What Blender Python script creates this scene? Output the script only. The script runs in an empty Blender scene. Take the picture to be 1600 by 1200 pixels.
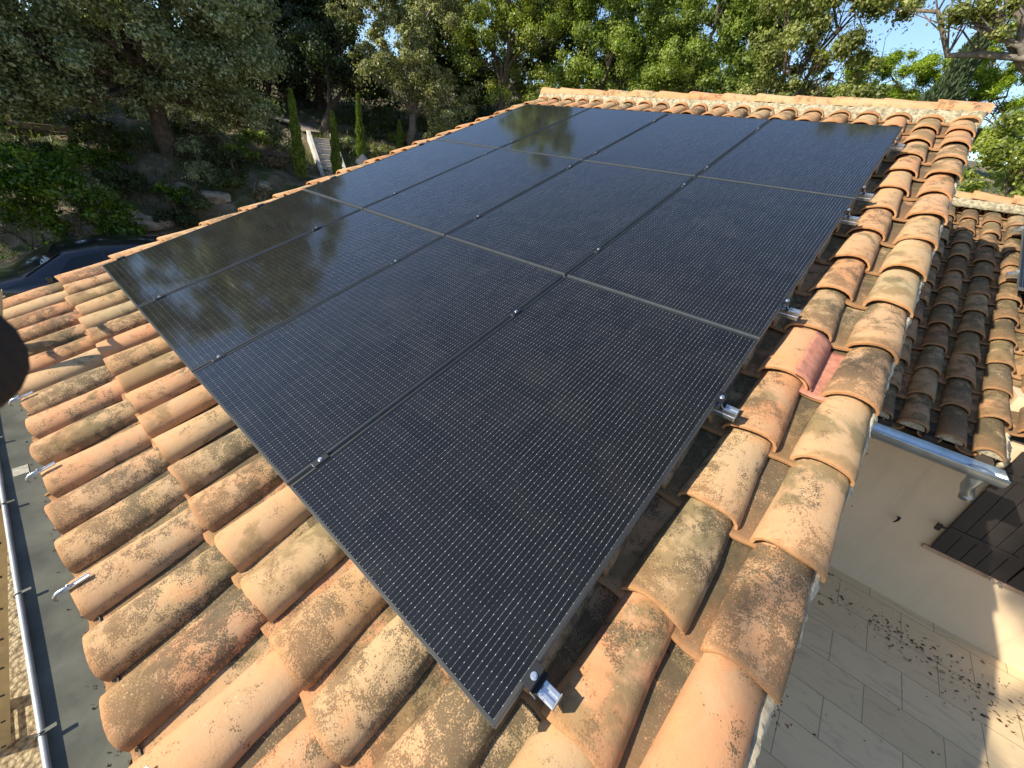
import bpy, math, random
import numpy as np
from mathutils import Matrix, Vector
random.seed(7)
S = bpy.context.scene
C = S.collection
rad = math.radians
TILT = rad(19)
CT, ST = math.cos(TILT), math.sin(TILT)
MR = Matrix.Rotation(TILT, 4, 'X')            # roof plane -> world

# ------------------------------------------------------------ camera
cam = bpy.data.cameras.new('camera'); co = bpy.data.objects.new('camera', cam); C.objects.link(co)
RW = [(0.7486893, 0.6527878, 0.1154663), (0.4089108, -0.3176614, -0.8555017), (-0.5217819, 0.6877204, -0.5047617)]
CAM = Vector((4.41646, -0.36448, 1.16753))
m = Matrix.Identity(4)
for i in range(3):
    m[i][0] = RW[0][i]; m[i][1] = -RW[1][i]; m[i][2] = -RW[2][i]; m[i][3] = CAM[i]
co.matrix_world = m
cam.sensor_width = 36; cam.lens = 14.18; cam.clip_start = 0.005; cam.clip_end = 2000
cam.dof.use_dof = True; cam.dof.focus_distance = 3.0; cam.dof.aperture_fstop = 22
S.camera = co
# ------------------------------------------------------------ light
SUN = Vector((-0.62, -0.865, 0.76)).normalized()
w = bpy.data.worlds.new('World'); S.world = w; w.use_nodes = True
nt = w.node_tree; bg = nt.nodes['Background']
sky = nt.nodes.new('ShaderNodeTexSky'); sky.sky_type = 'NISHITA'; sky.sun_disc = False
sky.sun_elevation = math.asin(SUN.z); sky.sun_rotation = math.atan2(SUN.x, SUN.y)
sky.dust_density = 0.5; sky.ozone_density = 3.2; sky.air_density = 1.0
nt.links.new(sky.outputs[0], bg.inputs[0]); bg.inputs[1].default_value = 0.14
sl = bpy.data.lights.new('sun', 'SUN'); sl.energy = 5.0; sl.angle = rad(0.53); sl.color = (1.0, 0.905, 0.74)
so = bpy.data.objects.new('sun', sl); C.objects.link(so)
so.rotation_euler = (-SUN).to_track_quat('-Z', 'Y').to_euler(); so.location = (-20, -30, 30)
S.view_settings.view_transform = 'Standard'; S.view_settings.look = 'None'
S.view_settings.exposure = 0.7; S.view_settings.gamma = 1
S.render.engine = 'CYCLES'

# ------------------------------------------------------------ node helpers
class NT:
    def __init__(s, name):
        s.m = bpy.data.materials.new(name); s.m.use_nodes = True
        s.t = s.m.node_tree; s.p = s.t.nodes['Principled BSDF']; s.out = s.t.nodes['Material Output']
    def n(s, k, **kw):
        x = s.t.nodes.new('ShaderNode' + k)
        for a, b in kw.items(): setattr(x, a, b)
        return x
    def l(s, a, b): s.t.links.new(a, b)
    def setv(s, sock, v):
        if hasattr(v, 'is_linked') or isinstance(v, bpy.types.NodeSocket): s.l(v, sock)
        else: sock.default_value = v
    def noise(s, vec, scale, detail=4, rough=.55, dist=0.0):
        x = s.n('TexNoise'); x.inputs['Scale'].default_value = scale; x.inputs['Detail'].default_value = detail
        x.inputs['Roughness'].default_value = rough; x.inputs['Distortion'].default_value = dist
        if vec is not None: s.l(vec, x.inputs['Vector'])
        return x.outputs['Fac']
    def math(s, op, a, b=0.0, c=0.0, clamp=False):
        x = s.n('Math', operation=op, use_clamp=clamp)
        s.setv(x.inputs[0], a); s.setv(x.inputs[1], b); s.setv(x.inputs[2], c)
        return x.outputs[0]
    def ramp(s, f, stops, interp='LINEAR'):
        x = s.n('ValToRGB'); r = x.color_ramp; r.interpolation = interp
        while len(r.elements) < len(stops): r.elements.new(0.5)
        for e, (p, c) in zip(r.elements, stops):
            e.position = p; e.color = tuple(c) + (1,) if len(c) == 3 else c
        s.l(f, x.inputs[0]); return x.outputs['Color']
    def sstep(s, f, a, b):
        x = s.n('MapRange', interpolation_type='SMOOTHSTEP'); s.l(f, x.inputs[0])
        x.inputs[1].default_value = a; x.inputs[2].default_value = b
        return x.outputs[0]
    def mix(s, f, a, b, mode='MIX'):
        x = s.n('Mix', data_type='RGBA', blend_type=mode)
        s.setv(x.inputs[0], f)
        for k, v in ((6, a), (7, b)):
            if isinstance(v, (tuple, list)): x.inputs[k].default_value = tuple(v) + (1,) if len(v) == 3 else v
            else: s.l(v, x.inputs[k])
        return x.outputs[2]
    def bump(s, h, strength=.3, dist=.01):
        x = s.n('Bump'); x.inputs['Strength'].default_value = strength; x.inputs['Distance'].default_value = dist
        s.l(h, x.inputs['Height']); s.l(x.outputs[0], s.p.inputs['Normal'])
    def base(s, c):
        s.setv(s.p.inputs['Base Color'], tuple(c) + (1,) if isinstance(c, (tuple, list)) and len(c) == 3 else c)
    def rough(s, v): s.setv(s.p.inputs['Roughness'], v)
    def metal(s, v): s.setv(s.p.inputs['Metallic'], v)
    def coord(s): return s.n('TexCoord').outputs['Object']

def simple(name, col, rough=.6, metal=0., nscale=8, namp=.25, bump=.0, bscale=80):
    t = NT(name); c = t.coord()
    f = t.noise(c, nscale, 5)
    d = tuple(x * (1 - namp) for x in col); e = tuple(min(1, x * (1 + namp)) for x in col)
    t.base(t.ramp(f, [(.3, d), (.7, e)])); t.rough(rough); t.metal(metal)
    if bump: t.bump(t.noise(c, bscale, 4), bump, .004)
    return t.m

def tile_material(name, shade=1.0, dark=.0):
    t = NT(name); c0 = t.coord()
    at = t.n('Attribute', attribute_name='tid'); sep = t.n('SeparateColor'); t.l(at.outputs['Color'], sep.inputs[0])
    r, g, b = sep.outputs
    off = t.n('VectorMath', operation='MULTIPLY_ADD'); t.l(at.outputs['Color'], off.inputs[0])
    off.inputs[1].default_value = (37, 53, 71); t.l(c0, off.inputs[2]); c = off.outputs[0]
    base = t.ramp(r, [(0, (.43, .24, .11)), (.22, (.47, .33, .17)), (.42, (.50, .225, .105)), (.6, (.45, .295, .155)),
                      (.78, (.55, .26, .13)), (.9, (.37, .29, .16)), (1, (.53, .33, .17))])
    big = t.noise(c, 7, 4, .6, .6)
    base = t.mix(t.math('MULTIPLY', t.sstep(big, .42, .64), .6), base, (.42, .295, .17))
    base = t.mix(t.math('MULTIPLY', t.sstep(t.noise(c, 4.3, 3), .56, .74), .55), base, (.58, .27, .12))
    # grey olive algae film
    film = t.noise(c, 5.2, 5, .62, .3)
    thr = t.math('MULTIPLY_ADD', g, -.22, .63 - dark)
    fm = t.math('SUBTRACT', film, thr); fmask = t.sstep(fm, 0.0, .13)
    base = t.mix(t.math('MULTIPLY', fmask, .78), base, (.155, .125, .058))
    # speckled lichen: fine grains gathered in larger patches
    vor = t.n('TexVoronoi'); vor.inputs['Scale'].default_value = 190; t.l(c, vor.inputs['Vector'])
    grain = t.noise(c, 210, 3, .75)
    patch = t.noise(c, 9.5, 8, .74, .35)
    dens = t.math('SUBTRACT', patch, t.math('MULTIPLY_ADD', b, -.19, .61 - dark))
    dmask = t.sstep(dens, -.13, .17)
    gm = t.sstep(t.math('MULTIPLY_ADD', dmask, .30, grain), .63, .72)
    gm = t.math('MULTIPLY', gm, t.sstep(dmask, .02, .3))
    base = t.mix(t.math('MULTIPLY', gm, .85), base, t.mix(t.noise(c, 40, 3), (.035, .028, .02), (.13, .105, .06)))
    # isolated specks and pale lichen
    sp = t.sstep(t.noise(c, 95, 2, .5), .72, .76)
    base = t.mix(t.math('MULTIPLY', sp, .75), base, (.10, .07, .045))
    pale = t.math('MULTIPLY', t.sstep(t.noise(c, 130, 2, .6), .62, .70), t.sstep(t.noise(c, 6, 3), .53, .68))
    base = t.mix(t.math('MULTIPLY', pale, .8), base, (.56, .47, .27))
    # fired-clay end rims mixed towards a brighter orange
    al = at.outputs['Alpha']
    base = t.mix(t.math('MULTIPLY', al, .8), base, t.mix(t.noise(c, 30, 3), (.45, .20, .075), (.62, .33, .15)))
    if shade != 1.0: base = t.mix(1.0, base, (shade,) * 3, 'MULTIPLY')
    t.base(base); t.rough(.88); t.p.inputs['Specular IOR Level'].default_value = .25
    h = t.math('ADD', t.math('MULTIPLY', t.noise(c, 160, 4, .7), .5), t.math('MULTIPLY', t.noise(c, 22, 4), 1.2))
    h = t.math('ADD', h, t.math('MULTIPLY', gm, .5))
    t.bump(h, .55, .004)
    return t.m

M = {}
M['tile'] = tile_material('terracotta_tile')
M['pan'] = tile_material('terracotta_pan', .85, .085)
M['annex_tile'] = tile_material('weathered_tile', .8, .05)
M['ridge'] = tile_material('ridge_tile', 1.05, -.06)
def mortar():
    t = NT('lime_mortar'); c = t.coord()
    f = t.noise(c, 26, 6, .7, .5)
    col = t.ramp(f, [(.3, (.12, .095, .06)), (.45, (.28, .235, .145)), (.58, (.48, .42, .28)), (.75, (.34, .31, .22))])
    t.base(col); t.rough(.95); t.bump(t.noise(c, 60, 6, .75), .9, .012); return t.m
M['mortar'] = mortar()
M['white_mortar'] = simple('white_mortar', (.46, .39, .27), .9, 0, 40, .35, .8, 90)
def render_wall():
    t = NT('beige_render'); c = t.coord()
    f = t.noise(c, 1.6, 6, .6)
    mp = t.n('Mapping'); t.l(c, mp.inputs[0]); mp.inputs['Scale'].default_value = (5, 5, .5)
    st = t.noise(mp.outputs[0], 1.3, 5, .65)
    col = t.ramp(f, [(.3, (.60, .445, .275)), (.7, (.67, .505, .325))])
    t.base(t.mix(t.math('MULTIPLY', t.sstep(st, .52, .75), .35), col, (.40, .31, .21))); t.rough(.92)
    t.bump(t.noise(c, 140, 5, .7), .5, .004); return t.m
M['render'] = render_wall()
M['zinc'] = simple('zinc', (.42, .47, .50), .33, .9, 9, .2, .05, 30)
M['zinc_old'] = simple('weathered_zinc', (.095, .098, .074), .62, .05, 7, .4, .1, 40)
M['galv'] = simple('galvanised', (.33, .345, .34), .55, .5, 20, .15)
M['alu'] = simple('mill_aluminium', (.68, .70, .72), .28, .92, 30, .1)
M['black_alu'] = simple('black_anodised', (.014, .016, .018), .42, .3, 30, .15)
M['frame'] = simple('anodised_frame', (.012, .014, .015), .55, .0, 14, .2)
M['frame_lit_side'] = simple('anodised_frame_lit_side', (.12, .14, .155), .45, .2, 14, .15)  # frame anodising, with sun on the side faces put into its colour
M['rubber'] = simple('dark_rubber', (.02, .02, .02), .7)
M['underlay'] = simple('roof_underlay', (.045, .035, .026), .95, 0, 20, .4, .5, 60)
M['shutter'] = simple('brown_shutter_paint', (.017, .013, .011), .55, 0, 5, .3, .15, 60)
M['iron'] = simple('black_iron', (.018, .017, .017), .5, .3)
M['dark_wood'] = simple('dark_wood', (.045, .032, .022), .8, 0, 12, .35, .3, 60)
M['timber'] = simple('old_timber', (.16, .12, .085), .9, 0, 10, .4, .4, 50)
M['fibreglass'] = simple('ochre_fibreglass', (.43, .335, .17), .6, 0, 6, .2)
M['concrete_white'] = simple('white_concrete', (.60, .56, .50), .9, 0, 5, .2, .3, 60)
M['tread'] = simple('stair_tread', (.42, .36, .30), .9, 0, 5, .25, .3, 60)
M['rock'] = simple('limestone', (.30, .25, .18), .95, 0, 4, .5, .9, 14)
M['patch'] = simple('red_repair_paint', (.40, .165, .105), .75, 0, 26, .3, .6, 60)
M['bark'] = simple('oak_bark', (.085, .062, .043), .95, 0, 9, .5, .8, 22)
M['bark_grey'] = simple('grey_bark', (.17, .145, .115), .95, 0, 9, .45, .8, 22)
M['paper'] = simple('paper_sticker', (.36, .34, .27), .7, 0, 60, .3)

def leaf_mat(name, c0, c1, c2, trans=.3, rough=.5, spec=.45):
    t = NT(name)
    at = t.n('Attribute', attribute_name='tid'); sep = t.n('SeparateColor'); t.l(at.outputs['Color'], sep.inputs[0])
    col = t.ramp(sep.outputs[0], [(0, c0), (.5, c1), (1, c2)])
    t.base(col); t.rough(rough); t.p.inputs['Specular IOR Level'].default_value = spec
    tr = t.n('BsdfTranslucent'); t.l(t.mix(1.0, col, (1.25, 1.35, .6), 'MULTIPLY'), tr.inputs[0])
    mx = t.n('MixShader'); mx.inputs[0].default_value = trans
    t.l(t.p.outputs[0], mx.inputs[1]); t.l(tr.outputs[0], mx.inputs[2]); t.l(mx.outputs[0], t.out.inputs[0])
    return t.m
L = {
 'holm': leaf_mat('holm_oak_leaf', (.085, .105, .045), (.28, .32, .155), (.58, .61, .38), .40, .36, .6),
 'cream': leaf_mat('silver_leaf', (.09, .10, .032), (.28, .29, .115), (.55, .54, .30), .38, .45),
 'oak': leaf_mat('oak_leaf', (.09, .12, .016), (.26, .31, .05), (.46, .50, .13), .45),
 'oak_green': leaf_mat('green_oak_leaf', (.075, .115, .016), (.21, .28, .045), (.38, .45, .11), .45),
 'olive': leaf_mat('thin_oak_leaf', (.10, .115, .026), (.25, .28, .07), (.44, .46, .17), .4),
 'pine': leaf_mat('pine_needle', (.10, .16, .010), (.26, .36, .02), (.38, .48, .05), .35),
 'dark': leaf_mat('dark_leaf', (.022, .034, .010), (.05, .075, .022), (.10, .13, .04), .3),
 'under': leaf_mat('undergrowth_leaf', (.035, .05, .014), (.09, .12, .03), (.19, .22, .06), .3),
 'cyp': leaf_mat('cypress_scale', (.05, .085, .012), (.15, .22, .03), (.28, .36, .06), .3),
 'cypd': leaf_mat('cypress_dark', (.03, .05, .02), (.055, .085, .035), (.09, .13, .055), .1),
 'laurel': leaf_mat('laurel_leaf', (.03, .06, .005), (.09, .17, .012), (.20, .30, .03), .42, .35),
 'dry': leaf_mat('dry_leaf', (.10, .075, .035), (.20, .16, .08), (.32, .28, .16), .2),
 'litter': leaf_mat('dead_leaf', (.035, .016, .010), (.07, .035, .020), (.13, .08, .045), .1, .7),
}

# ------------------------------------------------------------ mesh helpers
def mesh_obj(name, V, F, mats, parent=None, attr=None, smooth=False, mi=None):
    """V (n,3) array, F list/array of equal or mixed faces"""
    me = bpy.data.meshes.new(name)
    V = np.asarray(V, dtype=np.float32)
    if isinstance(F, np.ndarray):
        k = F.shape[1]
        me.vertices.add(len(V)); me.vertices.foreach_set('co', V.ravel())
        me.loops.add(F.size); me.loops.foreach_set('vertex_index', F.ravel().astype(np.int32))
        me.polygons.add(len(F)); me.polygons.foreach_set('loop_start', np.arange(0, F.size, k, dtype=np.int32))
        me.update(calc_edges=True)
    else:
        me.from_pydata(V.tolist(), [], F)
    if not isinstance(mats, (list, tuple)): mats = [mats]
    for x in mats: me.materials.append(x)
    if mi is not None: me.polygons.foreach_set('material_index', np.asarray(mi, dtype=np.int32))
    if attr is not None:
        a = me.attributes.new('tid', 'FLOAT_COLOR', 'POINT'); a.data.foreach_set('color', np.asarray(attr, dtype=np.float32).ravel())
    if smooth:
        me.polygons.foreach_set('use_smooth', np.ones(len(me.polygons), dtype=bool))
        if smooth != True: 
            try: me.set_sharp_from_angle(angle=smooth)
            except Exception: pass
    me.update()
    o = bpy.data.objects.new(name, me); C.objects.link(o)
    if parent: o.parent = parent
    return o

class MB:
    def __init__(s): s.v = []; s.f = []; s.mi = []
    def add(s, V, F, mi=0):
        b = len(s.v); s.v += [tuple(v) for v in V]; s.f += [tuple(i + b for i in f) for f in F]; s.mi += [mi] * len(F); return s
    def box(s, a, b, mat=None, mi=0):
        x0, y0, z0 = a; x1, y1, z1 = b
        V = [(x0, y0, z0), (x1, y0, z0), (x1, y1, z0), (x0, y1, z0), (x0, y0, z1), (x1, y0, z1), (x1, y1, z1), (x0, y1, z1)]
        if mat is not None: V = [tuple(mat @ Vector(v)) for v in V]
        return s.add(V, [(0, 3, 2, 1), (4, 5, 6, 7), (0, 1, 5, 4), (1, 2, 6, 5), (2, 3, 7, 6), (3, 0, 4, 7)], mi)
    def prism(s, prof, axis, a, b, mat=None, mi=0):
        """extrude closed 2D profile along axis 'x','y','z' from a to b"""
        n = len(prof)
        def P(p, t):
            q = {'x': (t, p[0], p[1]), 'y': (p[0], t, p[1]), 'z': (p[0], p[1], t)}[axis]
            return tuple(mat @ Vector(q)) if mat is not None else q
        V = [P(p, a) for p in prof] + [P(p, b) for p in prof]
        F = [(i, (i + 1) % n, n + (i + 1) % n, n + i) for i in range(n)] + [tuple(range(n))[::-1], tuple(range(n, 2 * n))]
        return s.add(V, F, mi)
    def tube(s, pts, r, seg=8, cap=True, mi=0):
        pts = [Vector(p) for p in pts]; n = len(pts)
        rs = r if isinstance(r, (list, tuple)) else [r] * n
        V = []; F = []
        up = None
        for i, p in enumerate(pts):
            d = (pts[min(i + 1, n - 1)] - pts[max(i - 1, 0)]).normalized()
            if up is None:
                up = d.orthogonal().normalized()
            else:
                up = (up - d * up.dot(d)); up = up.normalized() if up.length > 1e-6 else d.orthogonal().normalized()
            sd = d.cross(up)
            for k in range(seg):
                a = 2 * math.pi * k / seg
                V.append(tuple(p + (up * math.cos(a) + sd * math.sin(a)) * rs[i]))
        for i in range(n - 1):
            for k in range(seg):
                F.append((i * seg + k, i * seg + (k + 1) % seg, (i + 1) * seg + (k + 1) % seg, (i + 1) * seg + k))
        if cap: F += [tuple(range(seg))[::-1], tuple(range((n - 1) * seg, n * seg))]
        return s.add(V, F, mi)
    def build(s, name, mats, parent=None, smooth=False, bevel=0):
        o = mesh_obj(name, np.array(s.v), s.f, mats, parent, None, smooth, s.mi)
        if bevel:
            b = o.modifiers.new('bevel', 'BEVEL'); b.width = bevel; b.segments = 2; b.limit_method = 'ANGLE'
        return o

def tag(o, label=None, cat=None, group=None, kind=None):
    if label: o['label'] = label
    if cat: o['category'] = cat
    if group: o['group'] = group
    if kind: o['kind'] = kind
    return o
def empty(name, mat=None, loc=None, label=None, cat=None, group=None):
    o = bpy.data.objects.new(name, None); C.objects.link(o); o.empty_display_size = .1
    if mat is not None: o.matrix_world = mat
    if loc is not None: o.location = loc
    return tag(o, label, cat, group)
def copy_tree(o, parent=None):
    c = o.copy(); C.objects.link(c)
    if parent: c.parent = parent
    for ch in list(o.children): copy_tree(ch, c)
    return c
def RM(u, v, w_=0): return MR @ Matrix.Translation((u, v, w_))

# ------------------------------------------------------------ terrain
rock_pts = [(-8, -4, -3.1), (-8, 3, -3.12), (0, -6, -3.35), (8, -6, -3.2), (-3, 3, -3.1), (12, 0, -2.9), (9, 6, -2.75), (-9.2, -1, -3.1),
 (-5, 8, -2.2), (0, 12, -1.3), (6, 12.2, .2), (0, 0, -3.3), (3, -2, -3.35), (1, -1.5, -3.32), (5, 2, -2.75), (5, 6, -2.7), (8, 3, -2.75),
 (-9.93, 1.77, -2.0), (-10.91, 4.24, -.9), (-10.84, 5.91, -.65), (-14.49, 1.48, -.1), (-13.41, 6.22, -.13), (-11.89, 8.37, -.55),
 (-14.43, 8.9, .50), (-18.66, 9.26, 1.0), (-16.36, 13.54, 1.2), (-13.57, 12.31, .39), (-12.6, 3.6, -.3), (-9.0, 10.5, -1.0),
 (-10, -8, -3), (-20, -15, -1), (-25, 3, 2.5), (-28, 25, 5), (-10, 30, 4.5), (-6, 16, .6), (2, 17, 1.0), (6, 20, 1.4), (10, 14, .3),
 (10, 30, 2.5), (30, 40, 1), (40, 0, -3), (30, -30, -6), (-10, -40, -5), (-45, -25, 1), (-60, 20, 8), (-40, 60, 9), (10, 70, 5), (-12, -4, -2.6), (-13, -1, -1.2)]
_P = np.array(rock_pts, float)
def _phi(a, b): return np.sqrt(((a[:, None, :2] - b[None, :, :2]) ** 2).sum(-1) + .3)
_A = _phi(_P, _P); _A = np.block([[_A, np.ones((len(_P), 1))], [np.ones((1, len(_P))), np.zeros((1, 1))]])
_W = np.linalg.solve(_A, np.r_[_P[:, 2], 0])
def ground_h(xy):
    xy = np.atleast_2d(np.asarray(xy, float))
    return _phi(xy, _P) @ _W[:-1] + _W[-1]
def gz(x, y): return float(ground_h([(x, y)])[0])
def build_ground():
    def axis(lo, hi, core0, core1, step):
        a = list(np.arange(core0, core1, step)); k = step; x = core1
        while x < hi: a.append(x); k *= 1.18; x += k
        a.append(hi); k = step; x = core0 - k; b = []
        while x > lo: b.append(x); k *= 1.18; x -= k
        b.append(lo); return np.array(b[::-1] + a)
    xs = axis(-400, 400, -22, 10, .3); ys = axis(-400, 400, -6, 20, .3)
    X, Y = np.meshgrid(xs, ys); P = np.stack([X.ravel(), Y.ravel()], 1)
    Z = np.concatenate([ground_h(P[i:i + 5000]) for i in range(0, len(P), 5000)])
    far = np.hypot(P[:, 0], P[:, 1]); Z = np.where(far > 90, Z * .3 + 5 * .7, Z)
    n1 = np.sin(P[:, 0] * 1.7 + 2 * np.sin(P[:, 1] * .9)) * np.sin(P[:, 1] * 2.1 + P[:, 0] * .6)
    n2 = np.sin(P[:, 0] * 5.1 + 1.3 * np.sin(P[:, 1] * 3.3)) * np.sin(P[:, 1] * 4.7 - P[:, 0] * 1.1)
    bank = np.clip((Z + 3.0) / .8, 0, 1); Z = Z + bank * (.10 * n1 + .05 * n2)
    # keep the soil under the paved terrace and away from the house interior
    ins = (P[:, 0] > -1) & (P[:, 0] < 14) & (P[:, 1] > .0) & (P[:, 1] < 11.5); Z = np.where(ins, np.minimum(Z, -2.6), Z)
    nx, ny = len(xs), len(ys)
    i, j = np.meshgrid(np.arange(nx - 1), np.arange(ny - 1)); a = (j * nx + i).ravel()
    F = np.stack([a, a + 1, a + 1 + nx, a + nx], 1)
    t = NT('garden_soil'); c = t.coord(); sx = t.n('SeparateXYZ'); t.l(c, sx.inputs[0])
    soil = t.ramp(t.noise(c, 2.2, 7, .7), [(.3, (.10, .075, .045)), (.5, (.19, .15, .095)), (.62, (.30, .25, .17)), (.75, (.38, .33, .24))])
    grass = t.ramp(t.noise(c, 14, 5, .7), [(.3, (.03, .045, .012)), (.7, (.10, .12, .035))])
    gmask = t.sstep(t.noise(c, .9, 5, .6), .46, .58)
    col = t.mix(gmask, soil, grass)
    vor = t.n('TexVoronoi'); vor.inputs['Scale'].default_value = 26; t.l(c, vor.inputs['Vector'])
    grav = t.ramp(vor.outputs['Distance'], [(0, (.58, .48, .30)), (.5, (.42, .33, .19)), (.9, (.14, .10, .06))])
    gm = t.sstep(sx.outputs['Z'], -2.75, -2.95)
    gm.node.inputs[1].default_value = -2.95; gm.node.inputs[2].default_value = -2.7; gm.node.inputs[3].default_value = 1; gm.node.inputs[4].default_value = 0
    t.base(t.mix(gm, col, grav)); t.rough(.95)
    t.bump(t.math('ADD', t.noise(c, 9, 8, .75), t.math('MULTIPLY', vor.outputs['Distance'], -.6)), .9, .06)
    o = mesh_obj('ground', np.c_[P, Z], F, t.m, smooth=True)
    tag(o, kind='structure')
build_ground()

# ------------------------------------------------------------ canal tiles
rng = np.random.default_rng(11)
def tile_batch(cols, rows, w_base, flip=False, width=(.212, .164), height=(.078, .064), length=.5, expo=.4, seg=11, thick=.013,
               rnd=1.0, skip=None, vshift=0.0, axis='v', lift=.022, nst=5, cut=None):
    """rows: list of lip v; cols: list of centre u. returns V,F,attr"""
    Vs, Fs, As = [], [], []; base = 0
    th = np.linspace(0, math.pi, seg)
    for ci, u0 in enumerate(cols):
        for ri, v0 in enumerate(rows):
            if skip and skip(u0, v0): continue
            du, dv, dw = rng.normal(0, .003) * rnd, rng.normal(0, .006) * rnd, rng.normal(0, .0022) * rnd
            yaw = rng.normal(0, .009) * rnd; sc = 1 + rng.normal(0, .018) * rnd
            roll = rng.normal(0, .015) * rnd
            tid = rng.random(3); ph = rng.random(3) * 6.28
            vv = []; at = []
            for layer in (0, 1):
                for st in range(nst):
                    s = st / (nst - 1); s2 = s if st != 1 else .045
                    W = (width[0] + (width[1] - width[0]) * s2) * sc / 2 - (thick if layer else 0)
                    H = (height[0] + (height[1] - height[0]) * s2) * sc - (thick if layer else 0)
                    if st == 0 and layer == 0: W -= .0025; H -= .0025
                    bw = lift * (1 - s2 * length / expo * 1.0)
                    wob = .0035 * np.sin(ph[0] + 7 * s2 + th * 2.2) * rnd
                    x = np.cos(th) * (W + wob); z = np.sin(th) ** .92 * (H + wob)
                    if flip: z = -z
                    y = np.full(seg, s2 * length) + (.004 * np.sin(th * 3 + ph[1]) if st == 0 else 0)
                    zz = z + bw + x * roll
                    xx = x + y * yaw
                    vv.append(np.stack([u0 + du + xx, v0 + vshift + dv + y, w_base + dw + zz], 1))
                    al = 1.0 if st == 0 else (.35 if st == 1 else 0.0)
                    at.append(np.tile([tid[0], tid[1], tid[2], al], (seg, 1)))
            V = np.concatenate(vv); n1 = nst * seg
            if cut is not None: V[:, 1] = np.minimum(V[:, 1], cut)
            F = []
            for st in range(nst - 1):
                for k in range(seg - 1):
                    a = st * seg + k
                    F.append((a, a + 1, a + seg + 1, a + seg) if flip else (a, a + seg, a + seg + 1, a + 1))
                    F.append((n1 + a, n1 + a + seg, n1 + a + seg + 1, n1 + a + 1) if flip else (n1 + a, n1 + a + 1, n1 + a + seg + 1, n1 + a + seg))
                for k in (0, seg - 1):
                    a = st * seg + k; F.append((a, a + seg, n1 + a + seg, n1 + a))
            for k in range(seg - 1):
                F.append((k, k + 1, n1 + k + 1, n1 + k))
                a = (nst - 1) * seg + k; F.append((a, n1 + a, n1 + a + 1, a + 1))
            Vs.append(V); Fs.append(np.array(F) + base); As.append(np.concatenate(at)); base += len(V)
    return np.concatenate(Vs), np.concatenate(Fs), np.concatenate(As)

PITCH = .252
COLS = [4.625 - PITCH * k for k in range(21)]
ROWS = [-.70 + .4 * k for k in range(17)] + [6.08]
house = empty('house', loc=(2.1, 6, -3.2), label='beige house whose terracotta tiled roof slope carries the big black solar array', cat='house')
def hpart(o, parent=None):
    o.parent = parent or house
    if parent is None: o.matrix_parent_inverse = Matrix.Translation((-2.1, -6, 3.2))
    return o
V, F, A = tile_batch(COLS, ROWS, -.181, height=(.070, .058), cut=6.30)
roof = mesh_obj('cover_tiles', V, F, M['tile'], None, A, smooth=rad(50)); roof.matrix_world = MR; hpart(roof)
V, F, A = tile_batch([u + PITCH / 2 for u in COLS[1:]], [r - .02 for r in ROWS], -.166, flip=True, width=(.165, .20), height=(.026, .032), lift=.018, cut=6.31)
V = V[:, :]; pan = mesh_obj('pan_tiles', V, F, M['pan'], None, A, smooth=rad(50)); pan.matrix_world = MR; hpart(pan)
# lower verge course on the left gable
V, F, A = tile_batch([-.66], [-.32 + .4 * k for k in range(16)], -.235)
vt = mesh_obj('verge_tiles', V, F, M['ridge'], None, A, smooth=rad(50)); vt.matrix_world = MR; hpart(vt)
# mirrored back slope (shares the same meshes)
BACK = Matrix.Translation((4.21, 12.0, 0)) @ Matrix.Rotation(math.pi, 4, 'Z') @ MR
for src in (roof, pan):
    o = bpy.data.objects.new(src.name.split('.')[0], src.data); C.objects.link(o); o.matrix_world = BACK; hpart(o)
# deck under the tiles, both slopes
mb = MB()
for mat in (MR, BACK):
    mb.box((-.56, -.62, -.33), (4.69, 6.36, -.262), mat)
hpart(mb.build('roof_deck', M['underlay']))
# ridge: bedding mortar + half round caps running along x
def lumpy_strip(name, path_prof, x0, x1, n, mat, amp=.006, mi=None, smooth=True, seed=1, axis='x', roof_space=False):
    r = np.random.default_rng(seed); k = len(path_prof); V = []
    ph = r.random((k, 4)) * 6.28
    for i in range(n):
        t = x0 + (x1 - x0) * i / (n - 1)
        for j, (a, b) in enumerate(path_prof):
            d = amp * (math.sin(t * 31 + ph[j, 0]) + .8 * math.sin(t * 73 + ph[j, 1]) + r.normal(0, .7))
            e = amp * (math.sin(t * 47 + ph[j, 2]) + r.normal(0, .7))
            V.append((t, a + d, b + e) if axis == 'x' else (a + d, t, b + e))
    F = []
    for i in range(n - 1):
        for j in range(k):
            a = i * k + j; b = i * k + (j + 1) % k; F.append((a, b, b + k, a + k))
    F += [tuple(range(k))[::-1], tuple(range((n - 1) * k, n * k))]
    o = mesh_obj(name, np.array(V), F, mat, None, None, smooth)
    if roof_space: o.matrix_world = MR
    return o
prof = [(5.79, 1.78), (5.83, 1.875), (5.852, 1.905), (5.872, 1.940), (5.90, 1.955), (6.0, 1.97), (6.10, 1.955), (6.128, 1.940), (6.165, 1.885), (6.20, 1.80)]
hpart(lumpy_strip('ridge_mortar', prof, -.53, 4.735, 260, M['mortar'], .0045))
ridge_x = [-.56, -.2, .23, .64, 1.04, 1.44, 1.86, 2.29, 2.69, 3.1, 3.5, 3.91, 4.34]
V, F, A = tile_batch([0.0], ridge_x, 0, width=(.225, .195), height=(.090, .080), length=.50, expo=.41, lift=.010, rnd=1.0)
# map (u,v,w) -> x = v, y = 6 - u, z
V = np.stack([V[:, 1], 6.0 - V[:, 0], V[:, 2] + 1.945], 1)
last = V[:, 0] > 4.76; V[last, 0] = 4.76
hpart(mesh_obj('ridge_tiles', V, F[:, ::-1], M['ridge'], None, A, smooth=rad(50)))
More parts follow.
